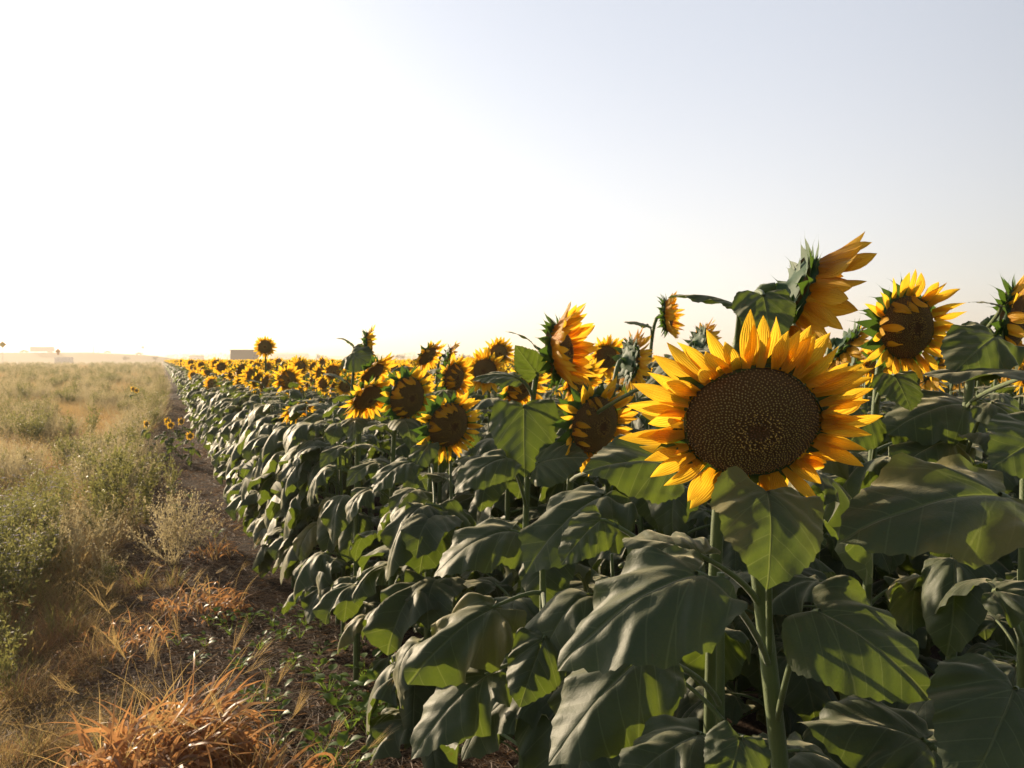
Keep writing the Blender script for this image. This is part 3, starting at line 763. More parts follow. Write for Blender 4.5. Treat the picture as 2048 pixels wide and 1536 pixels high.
#REST
# ------------------------------------------------------------------ meadow plants
def ribbon(mb, p, d, L, w, curl, tw, n, mi=0, rng=random, wig=0., tipw=.05):
    """a grass blade: from p, first going along d, bending over by curl"""
    d = Vector(d).normalized(); side = d.cross(Vector((0, 0, 1)))
    if side.length < .05: side = Vector((1, 0, 0))
    side.normalize(); side = (Matrix.Rotation(rng.uniform(-1.2, 1.2), 3, d) @ side)
    V = []; q = Vector(p); ax = Vector((-d.y, d.x, 0)); 
    if ax.length < .05: ax = Vector((rng.uniform(-1, 1), rng.uniform(-1, 1), 0))
    ax.normalize(); U = []
    for i in range(n + 1):
        s = i / n; ww = w * (1 - s) ** .6 * (1 if s > .08 else .6) + w * tipw * (1 - s)
        sd = Matrix.Rotation(tw * s, 3, d) @ side
        V += [q - sd * ww / 2, q + sd * ww / 2]; U += [(0, s), (1, s)]
        q = q + d * L / n
        d = Matrix.Rotation(curl / n + rng.uniform(-wig, wig), 3, ax) @ d
        if wig: d = Matrix.Rotation(rng.uniform(-wig, wig), 3, 'Z') @ d
    F = [(2 * i, 2 * i + 1, 2 * i + 3, 2 * i + 2) for i in range(n)]
    mb.add(V, F, U, mi); return q, d
def rdir(rng, lean):
    a = rng.uniform(0, 6.283); l = rng.uniform(0, lean); return Vector((math.cos(a) * math.sin(l), math.sin(a) * math.sin(l), math.cos(l)))
def tuft(name, n, h, spread, w, curl, seed, mats, head=0, lean=.6, segs=4):
    rng = random.Random(seed); mb = MB()
    for i in range(n):
        a = rng.uniform(0, 6.283); r = spread * math.sqrt(rng.random()); d = rdir(rng, lean)
        d = (d + Vector((math.cos(a), math.sin(a), 0)) * r / spread * .3).normalized()
        q, dd = ribbon(mb, (r * math.cos(a), r * math.sin(a), 0), d, h * rng.uniform(.5, 1.15), w * rng.uniform(.7, 1.3), curl * rng.uniform(.2, 1.3), rng.uniform(-1, 1), segs, rng.randrange(len(mats)) if len(mats) > 1 else 0, rng)
        if rng.random() < head:
            for k in range(12):
                t = rng.random() * h * .35; c = q - dd * t
                ribbon(mb, c, dd + rdir(rng, 1.5) * .9, h * .07, w * 1.5, .4, 0, 1, 0, rng)
    return mb.mesh(name, [M[m] for m in mats])
def weed(name, h, nst, seed, stem, leafm, ls, nl, flower=None, lean=.5, branch=3, spike=False):
    rng = random.Random(seed); mb = MB()
    def leaflets(q, d, L, m):
        for k in range(m):
            c = q + d * L * rng.random() if not spike else q + d * L * (k / m)
            dv = rdir(rng, 2.2); dv = (dv + d * .4).normalized()
            s = ls * rng.uniform(.6, 1.3); sd = dv.orthogonal().normalized()
            sd = Matrix.Rotation(rng.uniform(0, 6.28), 3, dv) @ sd
            mb.add([c, c + dv * s * .5 + sd * s * .22, c + dv * s, c + dv * s * .5 - sd * s * .22], [(0, 1, 2, 3)], None, 1)
    for i in range(nst):
        d = rdir(rng, lean); a = rng.uniform(0, 6.283); p = Vector((math.cos(a), math.sin(a), 0)) * h * .12 * rng.random()
        seg = 4; q = p
        for j in range(seg):
            L = h / seg * rng.uniform(.8, 1.1)
            ribbon(mb, q, d, L, .004 * (1 - j * .2), 0, 0, 1, 0, rng, 0, .8)
            leaflets(q, d, L, nl)
            if j:
                for b in range(branch):
                    bd = (d + rdir(rng, 1.5) * .8).normalized(); bl = h * rng.uniform(.12, .3)
                    e, _ = ribbon(mb, q + d * L * rng.random(), bd, bl, .0022, .3, 0, 2, 0, rng, 0, .8)
                    leaflets(e - bd * bl, bd, bl, nl)
                    if flower and rng.random() < .55:
                        for f in range(6):
                            fd = Matrix.Rotation(f * 1.05, 3, 'Z') @ Vector((1, 0, .35)); fs = .009
                            mb.add([e, e + fd * fs + Vector((-fd.y, fd.x, 0)) * fs * .35, e + fd * fs * 1.4, e + fd * fs - Vector((-fd.y, fd.x, 0)) * fs * .35], [(0, 1, 2, 3)], None, 2)
            q = q + d * L; d = (d + Vector((rng.uniform(-.2, .2), rng.uniform(-.2, .2), .1))).normalized()
    return mb.mesh(name, [M[stem], M[leafm]] + ([M[flower]] if flower else []))
kinds = {}
src = []
def reg(key, *meshes):
    kinds[key] = list(range(len(src), len(src) + len(meshes))); src.extend(meshes)
reg('gold', *[tuft('gold%d' % i, 90, .30, .11, .0016, 1.5, 200 + i, ['straw'], .30, .8, 4) for i in range(4)])
reg('green', *[tuft('green%d' % i, 60, .26, .09, .0042, 1.0, 210 + i, ['grass', 'grass', 'rust'], 0, .6, 4) for i in range(3)])
reg('rust', *[tuft('rust%d' % i, 80, .22, .12, .0022, 1.6, 220 + i, ['rust', 'rust', 'dry', 'straw'], .15, 1.0, 4) for i in range(4)])
reg('weed', *[weed('weed%d' % i, .42, 7, 230 + i, 'weed', 'weed', .028, 7, None, .55, 3) for i in range(4)])
reg('aster', *[weed('aster%d' % i, .46, 7, 240 + i, 'weed', 'weed', .020, 6, 'lilac', .5, 3) for i in range(3)])
reg('sage', *[weed('sage%d' % i, .40, 8, 250 + i, 'sage', 'sage', .014, 7, None, .8, 4) for i in range(3)])
reg('spike', *[weed('spike%d' % i, .55, 3, 260 + i, 'weed', 'weed', .024, 22, None, .22, 1, True) for i in range(3)])
cM = source('meadow_plant', src)
rng = random.Random(9)
E = lambda x, y: -.28 + .16 * mn.noise(Vector((y * .35, 3.1, 0))) + .1 * mn.noise(Vector((y * 1.3, 1, 0)))   # right-hand rim of the meadow
pts, rots, scs, idx = [], [], [], []
def put(x, y, key, s):
    pts.append((x, y, -.01)); rots.append((rng.uniform(-.12, .12), rng.uniform(-.12, .12), rng.uniform(0, 6.28))); scs.append(s); idx.append(rng.choice(kinds[key]))
bands = [(2.2, 7, 62, 1.), (7, 14, 42, 1.), (14, 30, 20, 1.15), (30, 60, 8, 1.4), (60, 130, 2.4, 1.8), (130, 260, .5, 2.2)]
for y0, y1, dens, sc in bands:
    xl = -.16 * y1 - 1.6; area = (y1 - y0) * (-xl + .2)
    for _ in range(int(area * dens)):
        y = rng.uniform(y0, y1); x = rng.uniform(xl, .1)
        if x < -.16 * y - 1.4 - .02 * y: continue
        e = E(x, y)
        if y > 16: e += min((y - 16) * .04, .85)
        if x > e and rng.random() < .93: continue
        px, py, d = project((x, y, 0))
        v = mn.noise(Vector((x * .9, y * .45, 5))) ; v2 = mn.noise(Vector((x * .5 + 9, y * .22, 1)))
        r = rng.random()
        if y < 3.9: key = 'gold' if r < .62 else ('green' if r < .85 else 'rust')
        elif y < 5.4: key = 'rust' if r < .50 else ('green' if r < .72 else ('gold' if r < .9 else 'weed'))
        elif y < 9: 
            if x < -.75: key = 'aster' if r < .36 else ('weed' if r < .48 else ('green' if r < .66 else ('gold' if r < .85 else 'rust')))
            else: key = 'gold' if r < .42 else ('green' if r < .62 else ('sage' if r < .76 else ('rust' if r < .9 else 'weed')))
        else:
            if v > .26: key = 'weed' if r < .45 else 'sage'
            elif v2 > -.05: key = 'rust' if r < .6 else 'gold'
            elif v2 < -.25: key = 'sage' if r < .45 else ('weed' if r < .6 else 'rust')
            else: key = 'gold' if r < .5 else ('sage' if r < .7 else ('rust' if r < .9 else 'green'))
            if x > e - .6 and 9 < y < 30 and r < .5: key = 'sage' if r < .3 else 'weed'
        s = sc * rng.uniform(.65, 1.15) * (.8 if y < 5.4 else 1.) * (.75 if x > e - .15 and y < 14 else 1)
        put(x, y, key, s)
        if y < 9 and rng.random() < .6: put(x + rng.gauss(0, .05), y + rng.gauss(0, .05), 'rust' if rng.random() < .6 else 'gold', s * .7)
tag(scatter('meadow_grass', pts, rots, scs, idx, cM), 'tangle of dry golden grass, green weeds and small lilac flowers left of the dirt path', 'meadow', kind='stuff')

# straw litter on the soil
lit = []
for i in range(4):
    rl = random.Random(300 + i); mb = MB()
    for k in range(70):
        a = rl.uniform(0, 6.28); r = .22 * math.sqrt(rl.random()); b = rl.uniform(0, 6.28)
        ribbon(mb, (r * math.cos(a), r * math.sin(a), rl.uniform(.003, .018)), (math.cos(b), math.sin(b), rl.uniform(-.05, .15)), rl.uniform(.02, .10), rl.uniform(.0015, .004), .3, .5, 2, rl.choice((0, 0, 1, 1, 2)), rl)
    lit.append(mb.mesh('litter%d' % i, [M['litter'], M['litter'], M['rust']]))
cl = source('litter', lit)
pts, rots, scs, idx = [], [], [], []
for _ in range(2300):
    y = 2.2 + 30 * rng.random() ** 1.8; x = rng.uniform(-.5, 1.6)
    pts.append((x, y, 0)); rots.append((0, 0, rng.uniform(0, 6.28))); scs.append(rng.uniform(.7, 1.3)); idx.append(rng.randrange(4))
tag(scatter('straw_litter', pts, rots, scs, idx, cl), 'broken straw and dry leaf litter lying on the dark soil of the path', 'straw', kind='stuff')

# seedlings on the path: one thing each
def seedling(seed, n=9):
    rl = random.Random(seed); mb = MB()
    for k in range(n):
        a = k * 2.4 + rl.uniform(-.4, .4); d = Vector((math.cos(a) * .55, math.sin(a) * .55, .8)).normalized(); L = rl.uniform(.03, .075)
        e = Vector((0, 0, .0)) + d * L; ribbon(mb, (0, 0, 0), d, L, .003, 0, 0, 1, 0, rl, 0, .9)
        s = rl.uniform(.022, .036); t = Vector((math.cos(a), math.sin(a), rl.uniform(.1, .9))).normalized(); sd = Vector((-math.sin(a), math.cos(a), rl.uniform(-.3, .3))); nn = t.cross(sd)
        V = []; U = []
        for i in range(7):
            f = i / 6; w = math.sin(min(f * 1.12, 1) ** .75 * PI) * s * .38 if f < .9 else 0.001 + (1 - f) * s
            c = e + t * s * 1.3 * f - nn * s * .4 * f * f
            V += [c - sd * w + nn * w * .3, c, c + sd * w + nn * w * .3]
        F = []
        for i in range(6):
            for j in range(2): F.append((3 * i + j, 3 * i + j + 1, 3 * i + j + 4, 3 * i + j + 3))
        mb.add(V, F, None, 0)
    return mb.mesh('seedling', [M['sprout']])
sd_m = [seedling(400 + i, 7 + 3 * (i % 3)) for i in range(6)]
spots = [(545, 1345), (585, 1318), (640, 1300), (528, 1400), (556, 1395), (500, 1398), (420, 1240), (445, 1236), (500, 1235), (545, 1240), (600, 1265), (565, 1270), (585, 1330), (720, 1290),
         (690, 1290), (700, 1400), (720, 1425), (748, 1440), (672, 1400), (760, 1400), (655, 1375), (550, 1440), (560, 1480), (790, 1420), (665, 1520), (700, 1540), (640, 1505), (460, 1260), (395, 1320), (480, 1330),
         (345, 980), (352, 1010), (380, 985), (430, 1065), (355, 1280), (620, 1225), (640, 1335), (730, 1350), (775, 1445), (740, 1465), (700, 1450), (520, 1290), (410, 1285), (610, 1240), (575, 1215), (640, 1245)]
for i, (px, py) in enumerate(spots):
    g = gpos(px, py + 12)
    near_row = px > 650 and py > 1340
    o = ob('seedling_plant', sd_m[i % 6], None, loc=(g.x, g.y, 0), rot=(0, 0, rng.uniform(0, 6)), sc=rng.uniform(.9, 1.3) * (1.5 if near_row else 1))
    tag(o, 'small bright green seedling with rounded leaves growing out of the dark soil of the path', 'seedling', 'seedlings on the dirt path')

# single clumps and bushes
def dry_clump(n, rad, h, seed, w=.011, plume=30):
    rl = random.Random(seed); mb = MB()
    for k in range(n):
        a = rl.uniform(0, 6.28); r = rad * math.sqrt(rl.random()); d = rdir(rl, .9); d = (d + Vector((math.cos(a), math.sin(a), 0)) * .5 * r / rad + Vector((.22, -.05, 0))).normalized()
        L = h * rl.uniform(.35, .95) * (1 - .35 * r / rad)
        ribbon(mb, (r * math.cos(a), r * math.sin(a), rl.uniform(0, h * .35)), d, L, w * rl.uniform(.35, 1.25), rl.choice((1.2, 2.4, 3.4, 4.6, 6.)) * rl.uniform(.7, 1.1), rl.uniform(-4, 4), 9, rl.choice((0, 0, 0, 1)), rl, .16)
    for k in range(n // 5):
        a = rl.uniform(0, 6.28); r = rad * math.sqrt(rl.random())
        ribbon(mb, (r * math.cos(a), r * math.sin(a), 0), rdir(rl, .8) + Vector((.15, 0, 0)), h * rl.uniform(.6, 1.1), .0032, .8, .5, 5, 2, rl, .05, .5)
    for k in range(plume):
        a = rl.uniform(0, 6.28); r = rad * .9 * math.sqrt(rl.random()); d = rdir(rl, .7)
        q, dd = ribbon(mb, (r * math.cos(a), r * math.sin(a), 0), d, h * rl.uniform(.8, 1.15), .0025, .5, 0, 4, 2, rl, .04, .6)
        for j in range(26):
            ribbon(mb, q - dd * h * .15 * rl.random(), dd + rdir(rl, 1.2) * .55, h * rl.uniform(.12, .3), .0011, .4, 0, 2, 2, rl)
    return mb.mesh('dry_clump', [M['dry'], M['rust'], M['straw']])
def clump(px, py, me, label, cat, name, sc=1., rz=0.):
    g = gpos(px, py); o = ob(name, me, None, loc=(g.x, g.y, 0), rot=(0, 0, rz), sc=sc); return tag(o, label, cat)
clump(325, 1575, dry_clump(600, .24, .50, 501, .019, 12), 'large clump of curled orange dry grass at the bottom of the picture', 'dry grass', 'dry_grass_clump')
clump(545, 1650, dry_clump(170, .16, .36, 502, .016, 10), 'dry grass tuft with a pale feathery seed head in front of the big orange clump', 'dry grass', 'dry_grass_clump')
clump(405, 1225, dry_clump(150, .24, .28, 503, .014, 5), 'orange dry grass clump halfway up the path below the pale bush', 'dry grass', 'dry_grass_clump')
clump(430, 1115, dry_clump(70, .16, .24, 504, .009, 8), 'small rusty dry grass tuft at the right foot of the pale bush', 'dry grass', 'dry_grass_clump')
clump(250, 1300, dry_clump(90, .22, .30, 505, .007, 8), 'thin brown dry grass clump up and left of the big orange clump', 'dry grass', 'dry_grass_clump')
clump(345, 1130, weed('bush', .46, 26, 510, 'sage', 'sage', .016, 9, None, .95, 5), 'pale feathery bush standing at the left rim of the dirt path', 'bush', 'pale_bush')
for i, (px, py, s, lb) in enumerate([(228, 1050, 1.3, 'leftmost and tallest green spiky weed left of the pale bush'), (262, 1055, 1.15, 'green spiky weed between the two others left of the pale bush'), (290, 1050, 1.0, 'rightmost green spiky weed just above and left of the pale bush')]):
    clump(px, py, weed('spikes', .55, 5, 520 + i, 'weed', 'weed', .026, 26, None, .2, 1, True), lb, 'weed', 'spiky_weed', s)
clump(300, 850, weed('bush2', .9, 22, 530, 'sage', 'weed', .03, 8, None, .6, 5), 'tall loose green bush far along the path beside the field edge', 'bush', 'green_bush', .8)
clump(322, 815, weed('bush3', .9, 22, 531, 'grass', 'sage', .03, 8, None, .6, 5), 'pale green bush farther along the field edge', 'bush', 'green_bush', .95)
clump(310, 780, weed('bush4', .9, 22, 532, 'sage', 'sage', .03, 8, None, .6, 5), 'farthest pale bush touching the start of the sunflower row', 'bush', 'green_bush', 1.05)
# wild sunflowers by the path
wc = calyx_mesh('flower_head', .022, 5, 1); wd = disc_mesh('seed_disc', .022, 60, 5, .3, 1)
mb = MB()
for V, F, U in petal_set(.022, 18, .030, 77, .1, 1): mb.add(V, F, U)
wp = mb.mesh('petal_ring', [M['petal']])
wild = [(293, 848, 12., 'wild sunflower leftmost of those blooming low beside the path'), (335, 843, 12., 'wild sunflower with a second bloom touching it, left of the row'),
        (341, 850, 11.8, 'lower wild sunflower of the touching pair beside the row'), (362, 843, 12., 'wild sunflower bloom just left of the leaf wall'),
        (380, 872, 11., 'wild sunflower bloom lowest against the leaf wall'), (266, 778, 22., 'left one of the two wild sunflowers far back in the meadow'), (273, 781, 22., 'right one of the two wild sunflowers far back in the meadow')]
for i, (px, py, d, lb) in enumerate(wild):
    c = P(px, py, d); root = ob('wild_sunflower', None, loc=(c.x, c.y, 0)); tag(root, lb, 'wild sunflower', 'wild sunflowers beside the path')
    F = CD(rng.uniform(-.3, .4), .1, -1); hl = Vector((0, 0, c.z)); mb = MB()
    tube(mb, hermite(Vector((0, 0, 0)), Vector((.1, 0, c.z)), hl - F * .015, F * .1, 8), .005, 5); ob('stem', mb.mesh('stem', [M['stem']]), root)
    h = ob('flower_head', wc, root, mat=frame_z(hl, F)); h.scale = [1.7 if d > 15 else 1.25] * 3; ob('seed_disc', wd, h); ob('petal_ring', wp, h)
    for j in range(10):
        ob('leaf', rng.choice(K_MD)[0], root, (0, 0, c.z * rng.uniform(.1, .85)), (0, 0, j * 2.4), rng.uniform(.35, .6))

# ------------------------------------------------------------------ ground and far land
def ground_mat():
    n = NT('soil_and_grass'); o = n.obj(); sp = n.n('ShaderNodeSeparateXYZ'); n.put(sp.inputs[0], o); x, y = sp.outputs[0], sp.outputs[1]
    f = n.noise(2.2, 4, o); g = n.noise(38., 4, o, .65); b = n.noise(.05, 4, o)
    soil = n.mix(g, (.018, .012, .009), (.055, .036, .026)); soil = n.mix(n.ramp(f, .35, .7), soil, (.065, .042, .028))
    md = n.mix(g, (.12, .085, .035), (.22, .165, .07)); md = n.mix(n.ramp(b, .4, .65), md, (.19, .115, .065)); md = n.mix(n.ramp(n.noise(.3, 3, o), .5, .7), md, (.12, .13, .05))
    xx = n.math('ADD', x, n.math('MULTIPLY', n.math('SUBTRACT', f, .5), .6))
    rim = n.math('ADD', -.25, n.math('MULTIPLY', n.math('MAXIMUM', n.math('SUBTRACT', y, 16.), 0.), .03))
    m = n.ramp(n.math('SUBTRACT', xx, n.math('MINIMUM', rim, .55)), -.12, .12)
    far_ = n.ramp(y, 240., 262.)
    c = n.mix(m, md, soil); c = n.mix(far_, c, n.mix(b, (.22, .17, .08), (.30, .21, .13)))
    h = n.math('ADD', g, n.math('MULTIPLY', n.noise(11., 3, o), 1.6))
    return n.bsdf(c, .95, n.bump(h, .9, .03), .1)
M['ground'] = ground_mat()
N_ = 200; V = []; F = []
w = [math.copysign(abs(t) ** 3.6, t) * 3000 for t in [(i / N_) * 2 - 1 for i in range(N_ + 1)]]
for yy in w:
    for xx in w:
        X, Y = xx + .3, yy + 5
        r = math.hypot(X, Y); V.append((X, Y, .018 * mn.noise(Vector((X * 2.1, Y * 2.1, 0))) + .01 * mn.noise(Vector((X * 7, Y * 7, 0))) if r < 40 else 0))
for j in range(N_):
    for i in range(N_): a = j * (N_ + 1) + i; F.append((a, a + 1, a + N_ + 2, a + N_ + 1))
tag(ob('ground', mk('ground', V, F, [M['ground']])), kind='structure')

def slope_mat():
    n = NT('embankment_grass'); o = n.obj(); a = n.noise(.06, 4, o); b = n.noise(.6, 4, o)
    c = n.mix(a, (.25, .17, .045), (.30, .16, .07)); c = n.mix(n.math('MULTIPLY', b, .7), c, (.12, .14, .04))
    return n.bsdf(c, .95, n.bump(b, .5, .4), .1)
M['slope'] = slope_mat()
def flat(name, c, rough=.8, v=.15, spec=.2):
    n = NT(name); f = n.noise(1.5, 4, n.obj()); return n.bsdf(n.mix(f, tuple(k * (1 - v) for k in c), tuple(min(1, k * (1 + v)) for k in c)), rough, None, spec)
M['asphalt'] = flat('asphalt_grey', (.16, .15, .14)); M['white'] = flat('trailer_white', (.66, .62, .57), .5); M['dark'] = flat('barn_dark', (.055, .045, .04))
M['tan'] = flat('tan_paint', (.45, .35, .22), .4); M['sign'] = flat('sign_yellow', (.75, .48, .05), .5); M['orange'] = flat('sign_orange', (.80, .30, .04), .5); M['steel'] = flat('galvanised_steel', (.35, .35, .34), .5)
M['tyre'] = flat('tyre_black', (.02, .02, .02)); M['glass'] = flat('window_dark', (.04, .05, .06), .1); M['pale'] = flat('pale_wall', (.62, .60, .58)); M['wood'] = flat('pole_wood', (.16, .12, .09)); M['tree'] = flat('far_foliage', (.10, .10, .05)); M['farland'] = flat('far_crop', (.20, .15, .11))
M['red'] = flat('lamp_red', (.5, .04, .03), .4)
# embankment carrying the road: built along a line at about 550 m
def strip(name, prof, mat, kind='structure'):
    """prof: list of (px, top z at distance d, d) ; a long mound with sloping sides"""
    V = []; F = []; n = 0
    for px, h, d in prof:
        c = P(px, 720, d); dr = Vector((c.x, c.y, 0)).normalized()
        for off, hh in ((-h * 6 - 4, 0), (-h * 2.5, h * .62), (-6, h), (9, h), (h * 5 + 12, 0)):
            p = c + dr * off; V.append((p.x, p.y, hh - (.05 if hh == 0 else 0)))
        n += 1
    for i in range(n - 1):
        for j in range(4): a = i * 5 + j; F.append((a, a + 1, a + 6, a + 5))
    return tag(ob(name, mk(name, V, F, [mat])), kind=kind)
strip('embankment', [(-900, 6.2, 560), (-300, 6.2, 556), (0, 6.3, 552), (100, 6.5, 550), (180, 6.5, 550), (230, 5.8, 550), (285, 5.0, 552), (320, 3.9, 556), (345, 2.6, 560), (400, 1.2, 570), (470, .2, 580)], M['slope'])
# pavement strip on the crest
V = []; F = []
for i, px in enumerate(range(-900, 201, 50)):
    c = P(px, 720, 551); dr = Vector((c.x, c.y, 0)).normalized(); zz = 6.42 if px > 20 else 6.28
    for off in (-5.6, 8): p = c + dr * off; V.append((p.x, p.y, zz + .16))
    if i: a = 2 * i; F.append((a - 2, a - 1, a + 1, a))
tag(ob('road', mk('road', V, F, [M['asphalt']])), kind='structure')
# low ridge on the horizon
V = []; F = []
k = 0
for i in range(121):
    px = -1500 + i * 50; c = P(px, 720, 1500); h = 3.5 + 4.5 * (mn.noise(Vector((i * .23, 0, 0))) + .5) + (3 if px > 500 else 0); p2 = P(px, 720, 1900)
    p0 = P(px, 720, 1300)
    V += [(p0.x, p0.y, -.05), (c.x, c.y, max(h, 1)), (p2.x, p2.y, 0)]
    if i:
        for j in (0, 1): a = 3 * (i - 1) + j; F.append((a, a + 1, a + 4, a + 3))
tag(ob('hills', mk('hills', V, F, [M['farland']])), kind='structure')

def box(mb, c, s, mi=0, rz=0., bev=0.):
    x, y, z = [k / 2 for k in s]; R_ = Matrix.Rotation(rz, 3, 'Z')
    b = bev
    V = []; 
    ring = [(-x + b, -y), (x - b, -y), (x, -y + b), (x, y - b), (x - b, y), (-x + b, y), (-x, y - b), (-x, -y + b)] if b else [(-x, -y), (x, -y), (x, y), (-x, y)]
    n = len(ring)
    for zz in (-z, z): V += [Vector(c) + R_ @ Vector((p[0], p[1], zz)) for p in ring]
    F = [tuple(range(n))[::-1], tuple(range(n, 2 * n))] + [(i, (i + 1) % n, n + (i + 1) % n, n + i) for i in range(n)]
    mb.add(V, F, None, mi)
def bm_(name, parts, mats, parent, **kw):
    mb = MB()
    for p in parts: box(mb, *p)
    return ob(name, mb.mesh(name, [M[m] for m in mats], False), parent, **kw)
def wheel(parent, x, y, r, w=.3, name='wheel'):
    mb = MB(); tube(mb, [(0, -w / 2, 0), (0, -w / 2 + .01, 0), (0, w / 2 - .01, 0), (0, w / 2, 0)], [r * .9, r, r, r * .9], 16)
    return ob(name, mb.mesh('wheel', [M['tyre']]), parent, loc=(x, y, r))
# lorry: x = length, facing away along the road
ang = -YAW
def at(px, d, z): p = P(px, 720, d); return (p.x, p.y, z)
t = ob('semi_trailer', None, loc=at(85, 551, 6.6), rot=(0, 0, ang)); tag(t, 'long white box trailer parked on top of the embankment', 'trailer')
bm_('cargo_box', [((0, 0, 2.35), (15.6, 2.6, 3.2), 0, 0, .08)] , ['white'], t)
bm_('side_rail', [((0, -1.33, .70), (15.4, .06, .16), 0)], ['steel'], t)
bm_('roof_rib', [((-6, 0, 3.9), (1, 2.2, .25), 0), ((0, 0, 3.9), (1, 2.2, .25), 0), ((5.6, 0, 3.9), (1, 2.2, .25), 0)], ['tan'], t)
bm_('landing_leg', [((-4.2, -.9, .37), (.2, .2, .74), 0), ((-4.2, .9, .37), (.2, .2, .74), 0)], ['steel'], t)
for xx in (4.6, 5.9):
    for yy in (-1.05, 1.05): wheel(t, xx, yy, .52)
t = ob('pickup_truck', None, loc=at(48.5, 551, 6.6), rot=(0, 0, ang)); tag(t, 'tan pickup truck just left of the white trailer on the embankment', 'pickup')
bm_('body', [((0, 0, .8), (5.6, 1.95, .65), 0, 0, .12), ((-.3, 0, 1.42), (2.3, 1.75, .62), 0, 0, .2), ((2.0, 0, 1.2), (1.6, 1.85, .25), 0, 0, .05)], ['tan'], t)
bm_('window', [((-.3, -.885, 1.45), (1.9, .02, .42), 0)], ['glass'], t)
for xx in (-1.8, 1.8):
    for yy in (-.85, .85): wheel(t, xx, yy, .38, .25)
for px, z, lb in ((215, 6.3, 'small car driving on the embankment right of the trailer and the poles'), (278, 5.2, 'tiny car where the embankment road begins to descend')):
    t = ob('parked_car', None, loc=at(px, 550, z), rot=(0, 0, ang)); tag(t, lb, 'car')
    bm_('body', [((0, 0, .62), (4.4, 1.8, .6), 0, 0, .2), ((.1, 0, 1.15), (2.3, 1.5, .5), 0, 0, .3)], ['tan'], t)
    bm_('window', [((.1, -.76, 1.15), (1.6, .02, .34), 0)], ['glass'], t)
    for xx in (-1.4, 1.4):
        for yy in (-.8, .8): wheel(t, xx, yy, .33, .22)
def diamond(px, py, d, s, lb, m, extra=False):
    c = P(px, py, d); t = ob('road_sign', None, loc=(c.x, c.y, 0), rot=(0, 0, -YAW + (.35 if px < 50 else .3))); tag(t, lb, 'road sign')
    mb = MB(); tube(mb, [(0, .03, 0), (0, .03, c.z + s * .6)], .035, 6); ob('post', mb.mesh('post', [M['steel']]), t)
    mb = MB(); box(mb, (0, 0, 0), (s, .01, s), 0, 0, 0); o = ob('sign_plate', mb.mesh('sign_plate', [M[m]], False), t, loc=(0, 0, c.z), rot=(0, PI / 4, 0))
    mb = MB(); q = s * .46
    for a, b in (((0, 0, q), (2 * q, .004, .025)), ((0, 0, -q), (2 * q, .004, .025)), ((q, 0, 0), (.025, .004, 2 * q)), ((-q, 0, 0), (.025, .004, 2 * q))): box(mb, (a[0], -.008, a[2]), b)
    ob('border_line', mb.mesh('border_line', [M['tyre']], False), o)
    if extra: bm_('lower_plate', [((0, 0, c.z - s * .72), (s * .55, .01, s * .42), 0)], [m], t)
diamond(5, 689, 150, .92, 'yellow diamond road sign on a post at the left edge of the picture', 'sign')
diamond(116, 702.5, 195, .92, 'orange diamond road sign right of the white trailer', 'orange', True)
t = ob('storage_container', None, loc=at(128, 330, 0), rot=(0, 0, -YAW)); tag(t, 'pale grey storage container low in front of the embankment', 'container')
bm_('container_body', [((0, 0, 1.35), (6.6, 2.4, 2.5), 0, 0, .05)], ['pale'], t)
bm_('corrugation', [((-3.0 + .5 * i, -1.22, 1.35), (.22, .04, 2.2), 0) for i in range(13)], ['pale'], t)
for px, d, h, lb in ((187, 552, 9.5, 'taller wooden utility pole standing on the embankment'), (196.5, 600, 5.0, 'shorter pole right of the taller one on the embankment')):
    z0 = 6.4; t = ob('utility_pole', None, loc=at(px, d, z0 if d < 560 else 4.)); tag(t, lb, 'pole')
    mb = MB(); tube(mb, [(0, 0, -.5), (0, 0, h)], [.22, .14], 8); ob('pole_shaft', mb.mesh('pole_shaft', [M['wood']]), t)
    bm_('crossarm', [((0, 0, h - .6), (2.2, .12, .14), 0)], ['wood'], t)
t = ob('highway_sign', None, loc=at(286, 552, 5.0), rot=(0, 0, -YAW)); tag(t, 'tiny blue highway sign beyond the descending road', 'road sign'); M['blue'] = flat('sign_blue', (.15, .3, .45))
bm_('sign_plate', [((0, 0, 5.2), (1.8, .06, 1.5), 0)], ['blue'], t); bm_('post', [((0, .1, 2.2), (.12, .12, 4.6), 0)], ['steel'], t)
def house(px, d, w, h, dep, lb, wall, roofm, name, rise=0., nwin=0):
    t = ob(name, None, loc=at(px, d, 0), rot=(0, 0, -YAW + .04)); tag(t, lb, name.replace('_', ' '))
    bm_('wall', [((0, 0, h / 2), (w, dep, h), 0)], [wall], t)
    mb = MB(); e = .35
    if rise: mb.add([(-w / 2 - e, -dep / 2 - e, h), (w / 2 + e, -dep / 2 - e, h), (w / 2 + e, dep / 2 + e, h), (-w / 2 - e, dep / 2 + e, h), (-w / 2 - e, 0, h + rise), (w / 2 + e, 0, h + rise)], [(0, 1, 5, 4), (2, 3, 4, 5), (0, 4, 3), (1, 2, 5), (3, 2, 1, 0)])
    else: box(mb, (0, 0, h + .12), (w + .3, dep + .3, .24))
    ob('roof', mb.mesh('roof', [M[roofm]], False), t)
    for i in range(nwin):
        x = -w / 2 + w * (i + .5) / nwin; f = bm_('window', [((x, -dep / 2 - .03, h * .55), (1.2, .06, 1.2), 0)], ['glass'], t)
    return t
house(489.5, 250, 7.0, 4.45, 6, 'dark flat-topped barn rising above the sunflowers left of the round yellow one', 'dark', 'dark', 'barn')
house(393, 640, 9.5, 4.2, 8, 'low grey farm building on the horizon right of where the embankment ends', 'pale', 'dark', 'farm_building', 1.2, 3)
house(582, 900, 36, 7.5, 18, 'very long pale shed fading into the haze right of the dark barn', 'pale', 'pale', 'long_shed', 2.0, 6)
